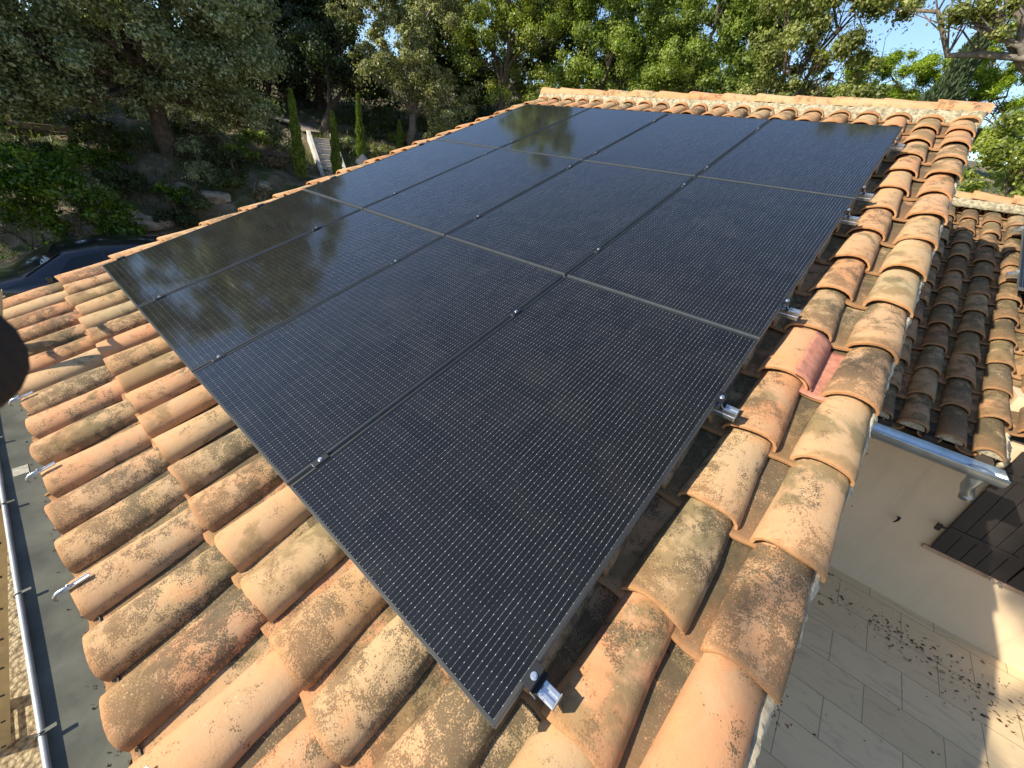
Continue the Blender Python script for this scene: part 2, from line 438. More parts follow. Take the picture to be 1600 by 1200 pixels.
# verge mortar on the right gable (white, lumpy) and left
hpart(lumpy_strip('verge_mortar', [(4.665, -.25), (4.724, -.24), (4.731, -.195), (4.719, -.172), (4.69, -.18)], -.68, 6.2, 420, M['white_mortar'], .003, axis='y', roof_space=True, seed=3))
# walls
def gable_wall():
    mb = MB()
    x0, x1, y0, y1, zb = -.45, 4.66, -.36, 12.36, -3.6
    def rz(y): return (y * math.tan(TILT) if y < 6 else (12 - y) * math.tan(TILT)) - .36
    P = [(y0, zb), (y1, zb), (y1, rz(y1)), (6, rz(6)), (y0, rz(y0))]
    mb.prism(P, 'x', x0, x1)
    return mb.build('wall', M['render'])
hpart(gable_wall())
# red repaired flashing patch over one cover and its pan
def curved_patch(u0, v0, v1, a0, a1, wb, Wd, H, flip=False, off=.0035, n=10, m_=12):
    V = []; r = np.random.default_rng(5)
    for i in range(m_):
        s = i / (m_ - 1); v = v0 + (v1 - v0) * s
        for k in range(n):
            a = rad(a0 + (a1 - a0) * k / (n - 1)) + (r.normal(0, .03) if k in (0,) else 0)
            z = math.sin(a) * H * (-1 if flip else 1)
            V.append((u0 + math.cos(a) * Wd, v, wb + z + off + r.normal(0, .0006) + .018 * (1 - 1.1 * s)))
    F = [(i * n + k, i * n + k + 1, (i + 1) * n + k + 1, (i + 1) * n + k) for i in range(m_ - 1) for k in range(n - 1)]
    return V, F
mb = MB()
V, F = curved_patch(4.373, 1.70, 2.07, 78, 8, -.178, .1075, .0735); mb.add(V, F)
V, F = curved_patch(4.499, 1.678, 2.06, 158, 22, -.156, .084, .026, True); mb.add(V, F)
o = mb.build('repair_patch', M['patch'], None, True); o.matrix_world = MR; hpart(o)
s_ = o.modifiers.new('solid', 'SOLIDIFY'); s_.thickness = .004; s_.offset = 1
o['label'] = 'pinkish red repaired patch between two tile columns'

# debris in the valleys: little dirt crumbs, chips and twigs
def crumbs():
    r = np.random.default_rng(3); V = []; F = []; A = []
    tet = np.array([(1, 0, 0), (-.5, .87, 0), (-.5, -.87, 0), (0, 0, .9)])
    def put(p, s):
        q = tet * s * (1 + r.normal(0, .3, (4, 3))); a = r.random() * 6.28
        q = np.stack([q[:, 0] * math.cos(a) - q[:, 1] * math.sin(a), q[:, 0] * math.sin(a) + q[:, 1] * math.cos(a), q[:, 2]], 1) + p
        b = len(V) * 4; V.append(q); F.extend([(b, b + 2, b + 1), (b, b + 1, b + 3), (b + 1, b + 2, b + 3), (b + 2, b, b + 3)])
        t = r.random(); A.extend([(t, t, t, 1)] * 4)
    for u in COLS[:19]:
        for i in range(150):
            v = r.uniform(-.72, 0.1) if u < 4.2 else r.uniform(-.72, 6.0)
            if r.random() < .35: v = -.30 + .4 * r.integers(0, 3) + r.normal(0, .02)
            side = u + .101 + abs(r.normal(0, .010)) if r.random() < .8 else u + PITCH / 2 + r.normal(0, .02)
            dw = (side - (u + PITCH / 2)) / .095
            ww = -.160 - .026 * math.sqrt(max(0, 1 - dw * dw))
            put((side, v, ww), abs(r.normal(0, .0028)) + .0018)
    for i in range(900):
        dy = -.045 + min(.13, abs(r.normal(0, .05))) if r.random() < .3 else .02 - abs(r.normal(0, .018)); put((r.uniform(-.6, 4.7), -.718 + .9455 * dy, -.179 - .3256 * dy), abs(r.normal(0, .0022)) + .0012)
    o = mesh_obj('roof_debris', np.concatenate(V), np.array(F), L['litter'], None, A); o.matrix_world = MR
    tag(o, 'dark dirt crumbs and moss bits lying in the tile valleys', 'debris', kind='stuff')
crumbs()

# gutter along the main eave
def half_round(y0, z0, r, x0, x1, n=12, th=.003):
    P = [(y0 + r * math.cos(a), z0 + r * math.sin(a)) for a in np.linspace(math.pi, 2 * math.pi, n)]
    Q = [(y0 + (r - th) * math.cos(a), z0 + (r - th) * math.sin(a)) for a in np.linspace(2 * math.pi, math.pi, n)]
    return P + Q
mb = MB(); mb.prism([(-.757, -.388), (-.7545, -.388), (-.750, -.399), (-.738, -.4035), (-.600, -.4075), (-.592, -.40), (-.592, -.37), (-.589, -.37), (-.589, -.4105), (-.740, -.4065), (-.7535, -.401)], 'x', -.62, 4.74)
gut = hpart(mb.build('gutter', M['zinc_old'], None, rad(40)))
mb = MB(); mb.tube([(x, -.757, -.386 + .002 * math.sin(x * 3)) for x in np.linspace(-.62, 4.74, 30)], .0085, 10)
o = mb.build('gutter_bead', M['galv'], gut, True)
for x in [.35, .95, 1.55, 2.12, 2.68, 3.25, 3.85, 4.4]:
    mb = MB(); mb.box((x - .006, -.758, -.3795), (x + .006, -.725, -.3765)); mb.tube([(x, -.757 - .0125 * math.cos(a), -.386 + .0125 * math.sin(a)) for a in np.linspace(-1, 3.6, 9)], .0022, 5)
    mb.build('bracket', M['zinc_old'], gut)
mb = MB(); mb.box((1.83, -.722, -.4036), (1.90, -.672, -.4026)); mb.build('sticker', M['paper'], gut)

# aluminium eave clips lying on the first covers
def eave_clip():
    e = empty('eave_clip')
    mb = MB(); mb.box((-.013, .0, .0), (.013, .135, .006)); mb.box((-.013, .0, .006), (-.0105, .135, .012)); mb.box((.0105, .0, .006), (.013, .135, .012))
    mb.build('rail_strip', M['alu'], e, False, .0012)
    mb = MB(); mb.tube([(0, .06, .008), (0, .03, .016), (0, -.005, .016), (0, -.028, .004), (0, -.036, -.018), (0, -.034, -.030)], [.008, .0085, .009, .0085, .008, .006], 8)
    mb.build('hook', M['alu'], e, True)
    mb = MB(); mb.tube([(0, .045, .008), (0, .045, .024)], .0075, 6); mb.tube([(0, .045, .024), (0, .045, .028)], .005, 6); mb.build('bolt', M['galv'], e)
    return e
clip0 = eave_clip()
clips = [(2.845, 'aluminium eave clip nearest the camera but one, above the bare gutter stretch'), (2.09, 'aluminium eave clip on the tile end beside the paper sticker in the gutter'),
         (1.33, 'aluminium eave clip just below the dark fingertip'), (-.50, 'farthest aluminium eave clip at the far left roof corner'), (3.60, 'aluminium eave clip cut off by the bottom edge of the photo')]
for i, (u, lab) in enumerate(clips):
    c = clip0 if i == 0 else copy_tree(clip0)
    c.matrix_world = RM(u, -.715, -.082 if u > 0 else -.1) @ Matrix.Rotation(rad(-3 + 5 * i % 7), 4, 'Z') @ Matrix.Rotation(rad(-2), 4, 'X')
    c.scale = (.66, .62, .66)
    tag(c, lab, 'clip', 'aluminium clips along the eave')

# ------------------------------------------------------------ solar panels
PW, PH, GX, GY = 1.042, 1.728, 1.06, 1.745
FT = .011
def cell_material():
    t = NT('solar_cells'); c = t.coord(); s = t.n('SeparateXYZ'); t.l(c, s.inputs[0]); x, y = s.outputs[0], s.outputs[1]
    info = t.n('ObjectInfo').outputs['Random']
    k = t.math('DIVIDE', t.math('SUBTRACT', x, .0106), .017)
    fx = t.math('ABSOLUTE', t.math('SUBTRACT', t.math('FRACT', t.math('ADD', k, .5)), .5))      # 0 at line centre, unit = pitch
    j = t.math('DIVIDE', t.math('SUBTRACT', y, .0120), .0325)
    fy = t.math('ABSOLUTE', t.math('SUBTRACT', t.math('FRACT', t.math('ADD', j, .5)), .5))
    line = t.math('LESS_THAN', fx, .024)
    dx = t.math('MULTIPLY', fx, .017 / .00095); dy = t.math('MULTIPLY', fy, .0325 / .0020)
    rv = t.n('CombineXYZ'); t.l(t.math('FLOOR', t.math('ADD', k, .5)), rv.inputs[0]); t.l(t.math('FLOOR', t.math('DIVIDE', y, .0864)), rv.inputs[1]); t.l(info, rv.inputs[2])
    rnd_ = t.n('TexWhiteNoise', noise_dimensions='3D'); t.l(rv.outputs[0], rnd_.inputs[0]); rn = t.math('MULTIPLY_ADD', rnd_.outputs['Value'], .8, .2)
    dot = t.math('LESS_THAN', t.math('ADD', t.math('MULTIPLY', dx, dx), t.math('MULTIPLY', dy, dy)), 1.0)
    j2 = t.math('ABSOLUTE', t.math('SUBTRACT', t.math('FRACT', j), .5))
    dy2 = t.math('MULTIPLY', j2, .0325 / .0013); dx2 = t.math('MULTIPLY', fx, .017 / .0009)
    dot2 = t.math('LESS_THAN', t.math('ADD', t.math('MULTIPLY', dx2, dx2), t.math('MULTIPLY', dy2, dy2)), 1.0)
    inside = t.math('MULTIPLY', t.math('LESS_THAN', t.math('ABSOLUTE', t.math('SUBTRACT', x, PW / 2)), PW / 2 - .0085),
                    t.math('LESS_THAN', t.math('ABSOLUTE', t.math('SUBTRACT', y, PH / 2)), PH / 2 - .0095))
    # cell to cell tone
    cx = t.math('FLOOR', t.math('DIVIDE', t.math('SUBTRACT', x, .002), .173)); cy = t.math('FLOOR', t.math('DIVIDE', y, .0864))
    cv = t.n('CombineXYZ'); t.l(cx, cv.inputs[0]); t.l(cy, cv.inputs[1]); t.l(info, cv.inputs[2])
    wn = t.n('TexWhiteNoise', noise_dimensions='3D'); t.l(cv.outputs[0], wn.inputs[0])
    col = t.mix(wn.outputs['Value'], (.0050, .0052, .0050), (.0085, .0085, .0082))
    fing = t.math('FRACT', t.math('DIVIDE', y, .0043))
    col = t.mix(t.math('MULTIPLY', t.math('LESS_THAN', fing, .25), .35), col, (.012, .012, .012))
    col = t.mix(t.math('MULTIPLY', t.math('MULTIPLY', line, inside), rn), col, (.17, .17, .165))
    col = t.mix(t.math('MULTIPLY', t.math('MAXIMUM', dot2, 0), inside), col, (.16, .16, .16))
    col = t.mix(t.math('MULTIPLY', t.math('MULTIPLY', dot, inside), t.math('MULTIPLY_ADD', rn, .5, .5)), col, (.46, .46, .45))
    # thin dust film, smeared
    d = t.noise(c, 3.2, 6, .6, .8); dust = t.math('MULTIPLY', t.sstep(d, .50, .80), .018)
    dust = t.math('ADD', dust, .003)
    spk = t.math('MULTIPLY', t.sstep(t.noise(c, 210, 1, .5), .80, .84), .25)
    col = t.mix(t.math('ADD', dust, spk), col, (.42, .39, .34))
    t.base(col)
    t.rough(t.math('MULTIPLY_ADD', d, .08, .03)); t.p.inputs['IOR'].default_value = 1.42; t.p.inputs['Specular Tint'].default_value = (.84, .92, 1, 1)
    t.p.inputs['Specular IOR Level'].default_value = .5
    t.p.inputs['Coat Weight'].default_value = .12; t.p.inputs['Coat Roughness'].default_value = .22
    return t.m
M['cells'] = cell_material()
def solar_panel():
    e = empty('solar_panel')
    mb = MB(); T = .035
    # picture frame of four mitred bars with a small lip above the glass
    def ring(x0, y0, x1, y1, z): return [(x0, y0, z), (x1, y0, z), (x1, y1, z), (x0, y1, z)]
    o_t = ring(0, 0, PW, PH, 0); o_b = ring(0, 0, PW, PH, -T); i_t = ring(FT, FT, PW - FT, PH - FT, 0); i_b = ring(FT, FT, PW - FT, PH - FT, -.004)
    V = o_t + o_b + i_t + i_b
    F = []; mi = []
    for i in range(4):
        j = (i + 1) % 4
        F.append((8 + i, i, j, 8 + j)); mi.append(0)
        F.append((i, 4 + i, 4 + j, j)); mi.append(1)
        F.append((8 + j, 12 + j, 12 + i, 8 + i)); mi.append(0)
    F.append((4, 7, 6, 5)); mi.append(2)
    mb.add(V, F); mb.mi = mi
    fr = mb.build('frame', [M['frame'], M['frame_lit_side'], M['rubber']], e)
    b = fr.modifiers.new('bevel', 'BEVEL'); b.width = .0012; b.segments = 2; b.limit_method = 'ANGLE'; b.angle_limit = rad(40)
    g = MB(); g.add([(FT, FT, -.002), (PW - FT, FT, -.002), (PW - FT, PH - FT, -.002), (FT, PH - FT, -.002)], [(0, 1, 2, 3)])
    g.build('cell_glass', M['cells'], e)
    return e
rowname = ['bottom row nearest the gutter', 'middle row', 'top row nearest the ridge']
colname = ['leftmost', 'second from left', 'third from left', 'rightmost']
p0 = solar_panel(); first = True
prn = random.Random(4)
for j in range(3):
    for i in range(4):
        p = p0 if first else copy_tree(p0); first = False
        p.matrix_world = RM(GX * i, GY * j, prn.uniform(-.001, .001)) @ Matrix.Rotation(prn.uniform(-.0015, .0015), 4, 'X') @ Matrix.Rotation(prn.uniform(-.0012, .0012), 4, 'Y')
        tag(p, 'black solar panel, %s in the %s' % (colname[i], rowname[j]), 'solar panel', 'black solar panels mounted on the main roof')

# mounting rails with clamps as parts
def mounting_rail(lab, v, w_=-.0355):
    e = empty('mounting_rail', RM(0, v, w_)); tag(e, lab, 'rail', 'aluminium mounting rails under the panels')
    mb = MB()
    P = [(-.020, -.040), (.020, -.040), (.020, -.022), (.017, -.022), (.017, 0), (.006, 0), (.006, -.010), (-.006, -.010), (-.006, 0), (-.017, 0), (-.017, -.022), (-.020, -.022)]
    mb.prism([(y, z) for y, z in P], 'x', -.05, 4.300); mb.build('rail_profile', M['alu'], e, False, .0008)
    mb = MB(); mb.box((4.3005, -.0205, -.041), (4.3025, .0205, .0005)); mb.build('end_cap', M['galv'], e)
    for i in (1, 2, 3):
        x = GX * i - .009
        mb = MB(); mb.box((x - .016, -.032, .0363), (x + .016, .032, .0393)); mb.box((x - .008, -.032, .002), (x - .006, .032, .0363)); mb.box((x + .006, -.032, .002), (x + .008, .032, .0363))
        k = mb.build('mid_clamp', M['black_alu'], e, False, .0008)
        mb = MB(); mb.tube([(x, 0, .0375), (x, 0, .0445)], .0066, 12); mb.tube([(x, 0, .0393), (x, 0, .0405)], .009, 12); mb.build('bolt', M['alu'], k)
        mb = MB(); mb.box((x - .0075, -.0345, .012), (x + .0075, -.0325, .0375)); mb.build('clamp_edge', M['alu'], k)
    for x, sg in ((4.2225, 1), (-.0005, -1)):
        mb = MB()
        P = [(-.010, .0363), (-.010, .0393), (.020, .0393), (.020, .002), (.032, .002), (.032, -.001), (.017, -.001), (.017, .0363)]
        mb.prism([(x + sg * a, b) for a, b in P], 'y', -.030, .030); k = mb.build('end_clamp', M['black_alu'], e, False, .0006)
        mb = MB(); mb.tube([(x + sg * .009, 0, .0385), (x + sg * .009, 0, .0465)], .0065, 12); mb.tube([(x + sg * .009, 0, .0393), (x + sg * .009, 0, .0408)], .0095, 12); mb.build('bolt', M['alu'], k)
        if sg > 0:
            mb = MB(); P = [(.0325, -.001), (.0325, .016), (.026, .020), (.021, .030), (.021, .0385), (.023, .0385), (.0235, .031), (.028, .0225), (.035, .018), (.035, -.001)]
            mb.prism([(x + a, b) for a, b in P], 'y', -.0325, -.0305); mb.build('clamp_edge', M['alu'], k)
    return e
for v, lab in [(.138, 'lowest aluminium rail whose shiny end sticks out nearest the camera'), (1.300, 'second rail from the bottom under the lowest panel row'),
               (2.085, 'third rail from the bottom, lower rail of the middle panel row'), (3.275, 'fourth rail from the bottom, upper rail of the middle panel row'),
               (3.690, 'fifth rail from the bottom, lower rail of the top panel row'), (4.850, 'topmost rail closest to the ridge tiles')]:
    mounting_rail(lab, v)
    mb = MB()

# ------------------------------------------------------------ annex on the right
annex = empty('annex', loc=(6.5, 6.5, -2.4), label='lower side building with its own tiled roof half in shade, right of the main roof', cat='building')
def apart(o, parent=None):
    o.parent = parent or annex
    if parent is None: o.matrix_parent_inverse = Matrix.Translation((-6.5, -6.5, 2.4))
    return o
AW = -1.62 - .093 + .0
ac = [5.291 + .2325 * k for k in range(-2, 12)]
ar = [3.575 + .4 * k for k in range(13)]
sk = lambda u, v: u > 5.87 and v < 3.9
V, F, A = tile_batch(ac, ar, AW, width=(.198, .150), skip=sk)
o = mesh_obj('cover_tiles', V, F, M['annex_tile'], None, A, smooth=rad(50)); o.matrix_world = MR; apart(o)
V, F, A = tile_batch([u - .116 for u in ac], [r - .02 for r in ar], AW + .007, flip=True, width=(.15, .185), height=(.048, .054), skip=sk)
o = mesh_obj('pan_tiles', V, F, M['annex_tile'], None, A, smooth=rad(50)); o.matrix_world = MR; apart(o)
mb = MB(); mb.box((4.67, 3.68, AW - .15), (5.84, 3.98, AW - .082), MR); mb.box((4.67, 3.9805, AW - .151), (7.9, 8.7, AW - .081), MR)
apart(mb.build('roof_deck', M['underlay']))
apart(lumpy_strip('verge_mortar', [(5.838, AW - .07), (5.872, AW - .065), (5.875, AW - .01), (5.845, AW + .012)], 3.60, 3.95, 40, M['white_mortar'], .004, axis='y', roof_space=True, seed=9))
RZ = 1.27
prof = [(8.38, RZ - .10), (8.46, RZ - .03), (8.50, RZ + .0), (8.6, RZ + .03), (8.70, RZ), (8.76, RZ - .06), (8.8, RZ - .12)]
apart(lumpy_strip('ridge_mortar', prof, 4.70, 7.9, 120, M['mortar'], .005, seed=5))
V, F, A = tile_batch([0.0], [4.80 + .41 * k for k in range(8)], 0, width=(.225, .175), height=(.098, .080), length=.50, expo=.41, lift=.022, rnd=1.4)
V = np.stack([V[:, 1], 8.6 - V[:, 0], V[:, 2] + RZ - .005], 1)
apart(mesh_obj('ridge_tiles', V, F[:, ::-1], M['ridge'], None, A, smooth=rad(50)))
# plaster filling behind the eave cover ends
mb = MB()
for u in ac[:5]:
    V, F = [], []
    n = 12
    V = [(u, 3.586, AW + .02)] + [(u + .082 * math.cos(a), 3.586, AW + .02 + .058 * math.sin(a)) for a in np.linspace(0, math.pi, n)]
    V += [(x, y + .02, z) for x, y, z in V]
    F = [tuple(range(n + 1))[::-1]] + [(i, i + 1, i + n + 2, i + n + 1) for i in range(1, n)]
    mb.add(V, F)
o = mb.build('eave_mortar', M['white_mortar']); o.matrix_world = MR; apart(o)
# wall with terrace-facing front, window opening covered by shutters
WY = 4.30
mb = MB()
mb.box((4.661, WY, -2.9), (7.85, WY + .3, -.40))
mb.box((7.55, WY + .3005, -2.9), (7.85, 12, .0)); mb.box((5.85, 4.62, -.4), (7.85, 4.9, -.12))
apart(mb.build('wall', M['render']))
mb = MB(); mb.box((4.661, 3.98, -.435), (5.83, WY - .003, -.405)); apart(mb.build('soffit', M['dark_wood']))
for x in (5.13, 5.42, 5.74):
    mb = MB(); mb.prism([(3.90, -.50), (3.90, -.44), (WY - .004, -.437), (WY - .004, -.60), (4.04, -.60)], 'x', x - .045, x + .045)
    apart(mb.build('rafter_end', M['dark_wood'], None, False, .003))
mb = MB(); mb.prism(half_round(3.705, -.440, .094, 0, 0), 'x', 4.70, 5.83)
ag = apart(mb.build('gutter', M['zinc'], None, rad(40)))
mb = MB(); mb.tube([(x, 3.610, -.437) for x in (4.70, 5.2, 5.83)], .009, 10); mb.build('gutter_bead', M['zinc'], ag, True)
mb = MB(); n = 12
V = [(5.8305, 3.705 + .095 * math.cos(a), -.440 + .095 * math.sin(a)) for a in np.linspace(math.pi, 2 * math.pi, n)]
V += [(5.8335, y, z) for _, y, z in V]
mb.add(V, [tuple(range(n)), tuple(range(n, 2 * n))[::-1]] + [(i, i + n, i + n + 1, i + 1) for i in range(n - 1)]); mb.build('gutter_end', M['zinc'], ag)
mb = MB(); pts = [(5.72, 3.72, -.47), (5.72, 3.72, -.53), (5.722, 3.735, -.59), (5.735, 3.79, -.65), (5.765, 3.85, -.705), (5.795, 3.87, -.76), (5.80, 3.872, -.80)]
mb.tube(pts, [.070, .052, .043, .041, .041, .041, .041], 18, False)
o = mb.build('downspout', M['zinc'], ag, True); s_ = o.modifiers.new('solid', 'SOLIDIFY'); s_.thickness = .003
mb = MB(); mb.tube([(5.7955, 3.8705, -.765), (5.7965, 3.871, -.778)], .0435, 18); mb.build('collar', M['zinc'], ag, True)
# shutters
def shutter(x0, x1, z0, z1, mat, lab=None, strap=True):
    r = random.Random(int(x0 * 100)); n = round((x1 - x0) / .098); bw = (x1 - x0) / n
    mb = MB()
    for i in range(n):
        a = x0 + i * bw; mb.box((a + .0018, WY - .062 - r.uniform(0, .0015), z0), (a + bw - .0018, WY - .036, z1))
    mb.box((x0 + .002, WY - .0355, z0 + .01), (x1 - .002, WY - .030, z1 - .01))
    s = apart(mb.build('shutter', mat, None, False, .002))
    if lab: s['label'] = lab
    for z in (z0 + .26, z1 - .22):
        mb = MB(); mb.box((x0 + .003, WY - .0725, z - .022), (x1 - .06, WY - .064, z + .022)); mb.build('strap_hinge', mat, s, False, .001)
    return s
shutter(5.98, 6.475, -1.555, -.42, M['shutter'])
shutter(6.485, 6.98, -1.555, -.42, M['shutter'])
for x in (6.40, 6.45):
    mb = MB(); mb.box((x - .008, WY - .085, -1.585), (x + .012, WY - .065, -1.565)); apart(mb.build('shutter_foot', M['galv'], None, False, .002))
mb = MB(); mb.tube([(5.98, WY - .07, -1.30), (5.945, WY - .085, -1.30), (5.92, WY - .075, -1.31)], .009, 8); mb.box((5.90, WY - .095, -1.345), (5.935, WY - .065, -1.285)); apart(mb.build('shutter_hinge', M['iron']))
mb = MB(); mb.box((5.945, WY - .03, -1.615), (7.02, WY - .0005, -1.575)); apart(mb.build('window_sill', simple('sill_clay', (.42, .27, .17), .85, 0, 12, .3, .2, 50), None, False, .004))
mb = MB(); mb.tube([(5.69, WY, -1.44), (5.69, WY - .04, -1.45)], .007, 8); mb.tube([(5.69, WY - .045, -1.415), (5.69, WY - .048, -1.45), (5.675, WY - .045, -1.49)], [.012, .010, .005], 8)
apart(mb.build('shutter_stop', M['iron'], None, True))
# one more panel lies on the annex roof
ap = copy_tree(p0); ap.matrix_world = RM(5.735, 6.0, -1.50)
tag(ap, 'blue-black solar panel edge on the lower side roof at the right border', 'solar panel')
if 'group' in ap: del ap['group']
for v, lab in ((6.36, 'lower aluminium rail end under the side roof panel'), (7.55, 'upper aluminium rail end under the side roof panel')):
    e = empty('mounting_rail', RM(5.735, v, -1.536)); tag(e, lab, 'rail', 'rails on the side roof')
    mb = MB(); mb.box((-.075, -.02, -.04), (1.1, .02, 0)); mb.build('rail_profile', M['alu'], e, False, .001)
    mb = MB(); mb.box((-.03, -.03, .0005), (-.001, .03, .036)); mb.build('end_clamp', M['galv'], e, False, .002)

# ------------------------------------------------------------ terrace
def terrace():
    t = NT('travertine_paving'); c = t.coord(); s = t.n('SeparateXYZ'); t.l(c, s.inputs[0])
    br = t.n('TexBrick'); mp = t.n('Mapping'); t.l(c, mp.inputs[0]); mp.inputs['Location'].default_value = (.25 - .02, -.185 + .02, 0)
    t.l(mp.outputs[0], br.inputs['Vector'])
    br.inputs['Scale'].default_value = 1; br.inputs['Brick Width'].default_value = .51; br.inputs['Row Height'].default_value = .365
    br.inputs['Mortar Size'].default_value = .0035; br.inputs['Mortar Smooth'].default_value = .1
    br.inputs['Color1'].default_value = (.60, .44, .245, 1); br.inputs['Color2'].default_value = (.67, .505, .295, 1); br.inputs['Mortar'].default_value = (.30, .225, .135, 1)
    mp2 = t.n('Mapping'); t.l(c, mp2.inputs[0]); mp2.inputs['Scale'].default_value = (1, 2.6, 1)
    v = t.noise(mp2.outputs[0], 4.5, 6, .6, 1.2)
    col = t.mix(t.math('MULTIPLY', t.sstep(v, .5, .7), .35), br.outputs['Color'], (.29, .225, .155))
    col = t.mix(t.math('MULTIPLY', t.sstep(t.noise(c, 1.1, 4), .5, .7), .25), col, (.27, .22, .165))
    t.base(col); t.rough(.6); t.bump(t.math('MULTIPLY', br.outputs['Fac'], -1), .4, .004)
    mb = MB(); mb.box((4.64, -.6, -2.75), (12, 4.32, -2.35)); o = mb.build('terrace', t.m); tag(o, kind='structure')
terrace()
def litter():
    r = np.random.default_rng(21); n = 430
    t = r.random(n)
    # wind-blown streak of leaves running along the paving, thinner elsewhere
    x = 5.55 + 1.5 * t ** .8 + r.normal(0, .05, n); y = 3.90 - .18 * t + r.normal(0, .10 + .09 * t, n)
    k = r.random(n) < .16; x[k] = r.uniform(5.3, 7.6, k.sum()); y[k] = r.uniform(2.2, 4.2, k.sum())
    sz = np.abs(r.normal(.007, .006, n)) + .002; a = r.normal(.3, .8, n) ; el = r.uniform(.25, .7, n)
    T = np.stack([np.cos(a), np.sin(a), 0 * a], 1); B = np.stack([-np.sin(a), np.cos(a), 0 * a], 1)
    P = np.stack([x, y, np.full(n, -2.345)], 1)
    V = np.stack([P + T * sz[:, None], P + B * (sz * el)[:, None] + [0, 0, .003], P - T * sz[:, None], P - B * (sz * el)[:, None] + [0, 0, .004]], 1).reshape(-1, 3)
    tn = np.repeat(r.random(n), 4); o = mesh_obj('fallen_leaves', V, np.arange(4 * n).reshape(n, 4), L['litter'], None, np.stack([tn] * 3 + [tn], 1))
    tag(o, 'dark dead leaves and crumbs blown in a streak over the pale terrace paving', 'dead leaves', kind='stuff')
litter()

# ------------------------------------------------------------ ladder leaning on the gutter
def ladder():
    e = empty('ladder', loc=(.8, -1.70, -3.35), label='ochre extension ladder leaning on the gutter at the lower left', cat='ladder')
    D = Vector((.0, .314, .949)).normalized(); N = Vector((0, -.949, .314)); O = Vector((.962, -1.06, -1.42)); X = Vector((1, 0, 0))
    def fr(o_): 
        m = Matrix.Identity(4)
        for i in range(3): m[i][0] = X[i]; m[i][1] = N[i]; m[i][2] = D[i]; m[i][3] = o_[i]
        return m
    inv = Matrix.Translation(-e.location)
    for si, (off, lo, hi) in enumerate([(0.0, -2.12, 1.68), (.078, -2.08, .55)]):
        o = O + N * (off + .006)
        for sx in (0, -1):
            mm = inv @ fr(o + X * (.40 * sx)); mb = MB()
            th = .003; wd = .034
            s1 = 1 if sx == 0 else -1
            # C channel: web outside, two flanges
            mb.box((-th, -.035, lo), (0, .035, hi), mm); mb.box((-wd, -.035, lo), (-th, -.032, hi), mm); mb.box((-wd, .032, lo), (-th, .035, hi), mm)
            st = mb.build('stile', M['fibreglass'], e, False, .0015)
            if sx == 0:
                mb = MB(); z = lo + .14 + .04 * si
                while z < hi: mb.box((.0004, -.012, z - .0085), (.0022, .012, z + .0085), mm); z += .28
                mb.build('rung_end', M['rubber'], st)
            mb = MB(); mb.box((-wd - .002, -.037, lo - .03), (.002, .037, lo + .03), mm); mb.build('foot', M['rubber'], st)
        z = lo + .14 + .04 * si
        while z < hi:
            mm = inv @ fr(o); mb = MB(); mb.box((-.397, -.013, z - .012), (-.004, .013, z + .012), mm); mb.build('rung', M['galv'], e, False, .003); z += .28
ladder()

# ------------------------------------------------------------ gloved hand holding the camera (fingertip intrudes at the left edge)
def hand():
    R0, R1, R2 = Vector(RW[0]), Vector(RW[1]), Vector(RW[2])
    def W(x, y, z): return CAM + (R0 * x + R1 * y + R2 * z) * .001       # mm in camera axes: right, down, forward
    chains = []
    verts = []; edges = []; rads = []
    def chain(pts, root=None):
        prev = root
        for (x, y, z, r) in pts:
            verts.append(W(x, y, z)); rads.append(r * .001); i = len(verts) - 1
            if prev is not None: edges.append((prev, i))
            prev = i
        return prev
    chain([(-150, 60, -40, 24)]); palm = 0
    k1 = chain([(-145, 25, -10, 17)], palm); k2 = chain([(-148, 48, -8, 16)], palm); k3 = chain([(-150, 70, -10, 15)], palm); k4 = chain([(-152, 90, -16, 13)], palm)
    chain([(-134, 12, 28, 9.5), (-112, 4, 50, 9), (-98, -2.5, 58, 10), (-86, -4, 60, 11.5), (-79.5, -4.3, 60, 10.5)], k1)
    chain([(-150, 44, 26, 9.5), (-132, 40, 46, 9), (-112, 36, 46, 8)], k2)
    chain([(-152, 68, 22, 9), (-136, 66, 40, 8.5), (-118, 62, 38, 8)], k3)
    chain([(-154, 90, 12, 8), (-140, 88, 27, 7.5), (-124, 84, 26, 7)], k4)
    th = chain([(-128, 62, -55, 13), (-108, 50, -52, 10.5), (-88, 42, -42, 9.5)], palm)
    chain([(-165, 90, -85, 22), (-185, 140, -150, 25), (-215, 220, -250, 32)], palm)
    me = bpy.data.meshes.new('person'); me.from_pydata([tuple(v) for v in verts], edges, [])
    o = bpy.data.objects.new('person', me); C.objects.link(o)
    sk_ = o.modifiers.new('skin', 'SKIN')
    for v, r in zip(me.skin_vertices[0].data, rads): v.radius = (r, r)
    me.skin_vertices[0].data[0].use_root = True
    sb = o.modifiers.new('sub', 'SUBSURF'); sb.levels = 2; sb.render_levels = 2
    me.materials.append(simple('dark_glove', (.020, .013, .010), .8, 0, 60, .4, .4, 400))
    tag(o, 'dark out-of-focus gloved fingertip of the person holding the camera, at the left edge', 'person')
hand()

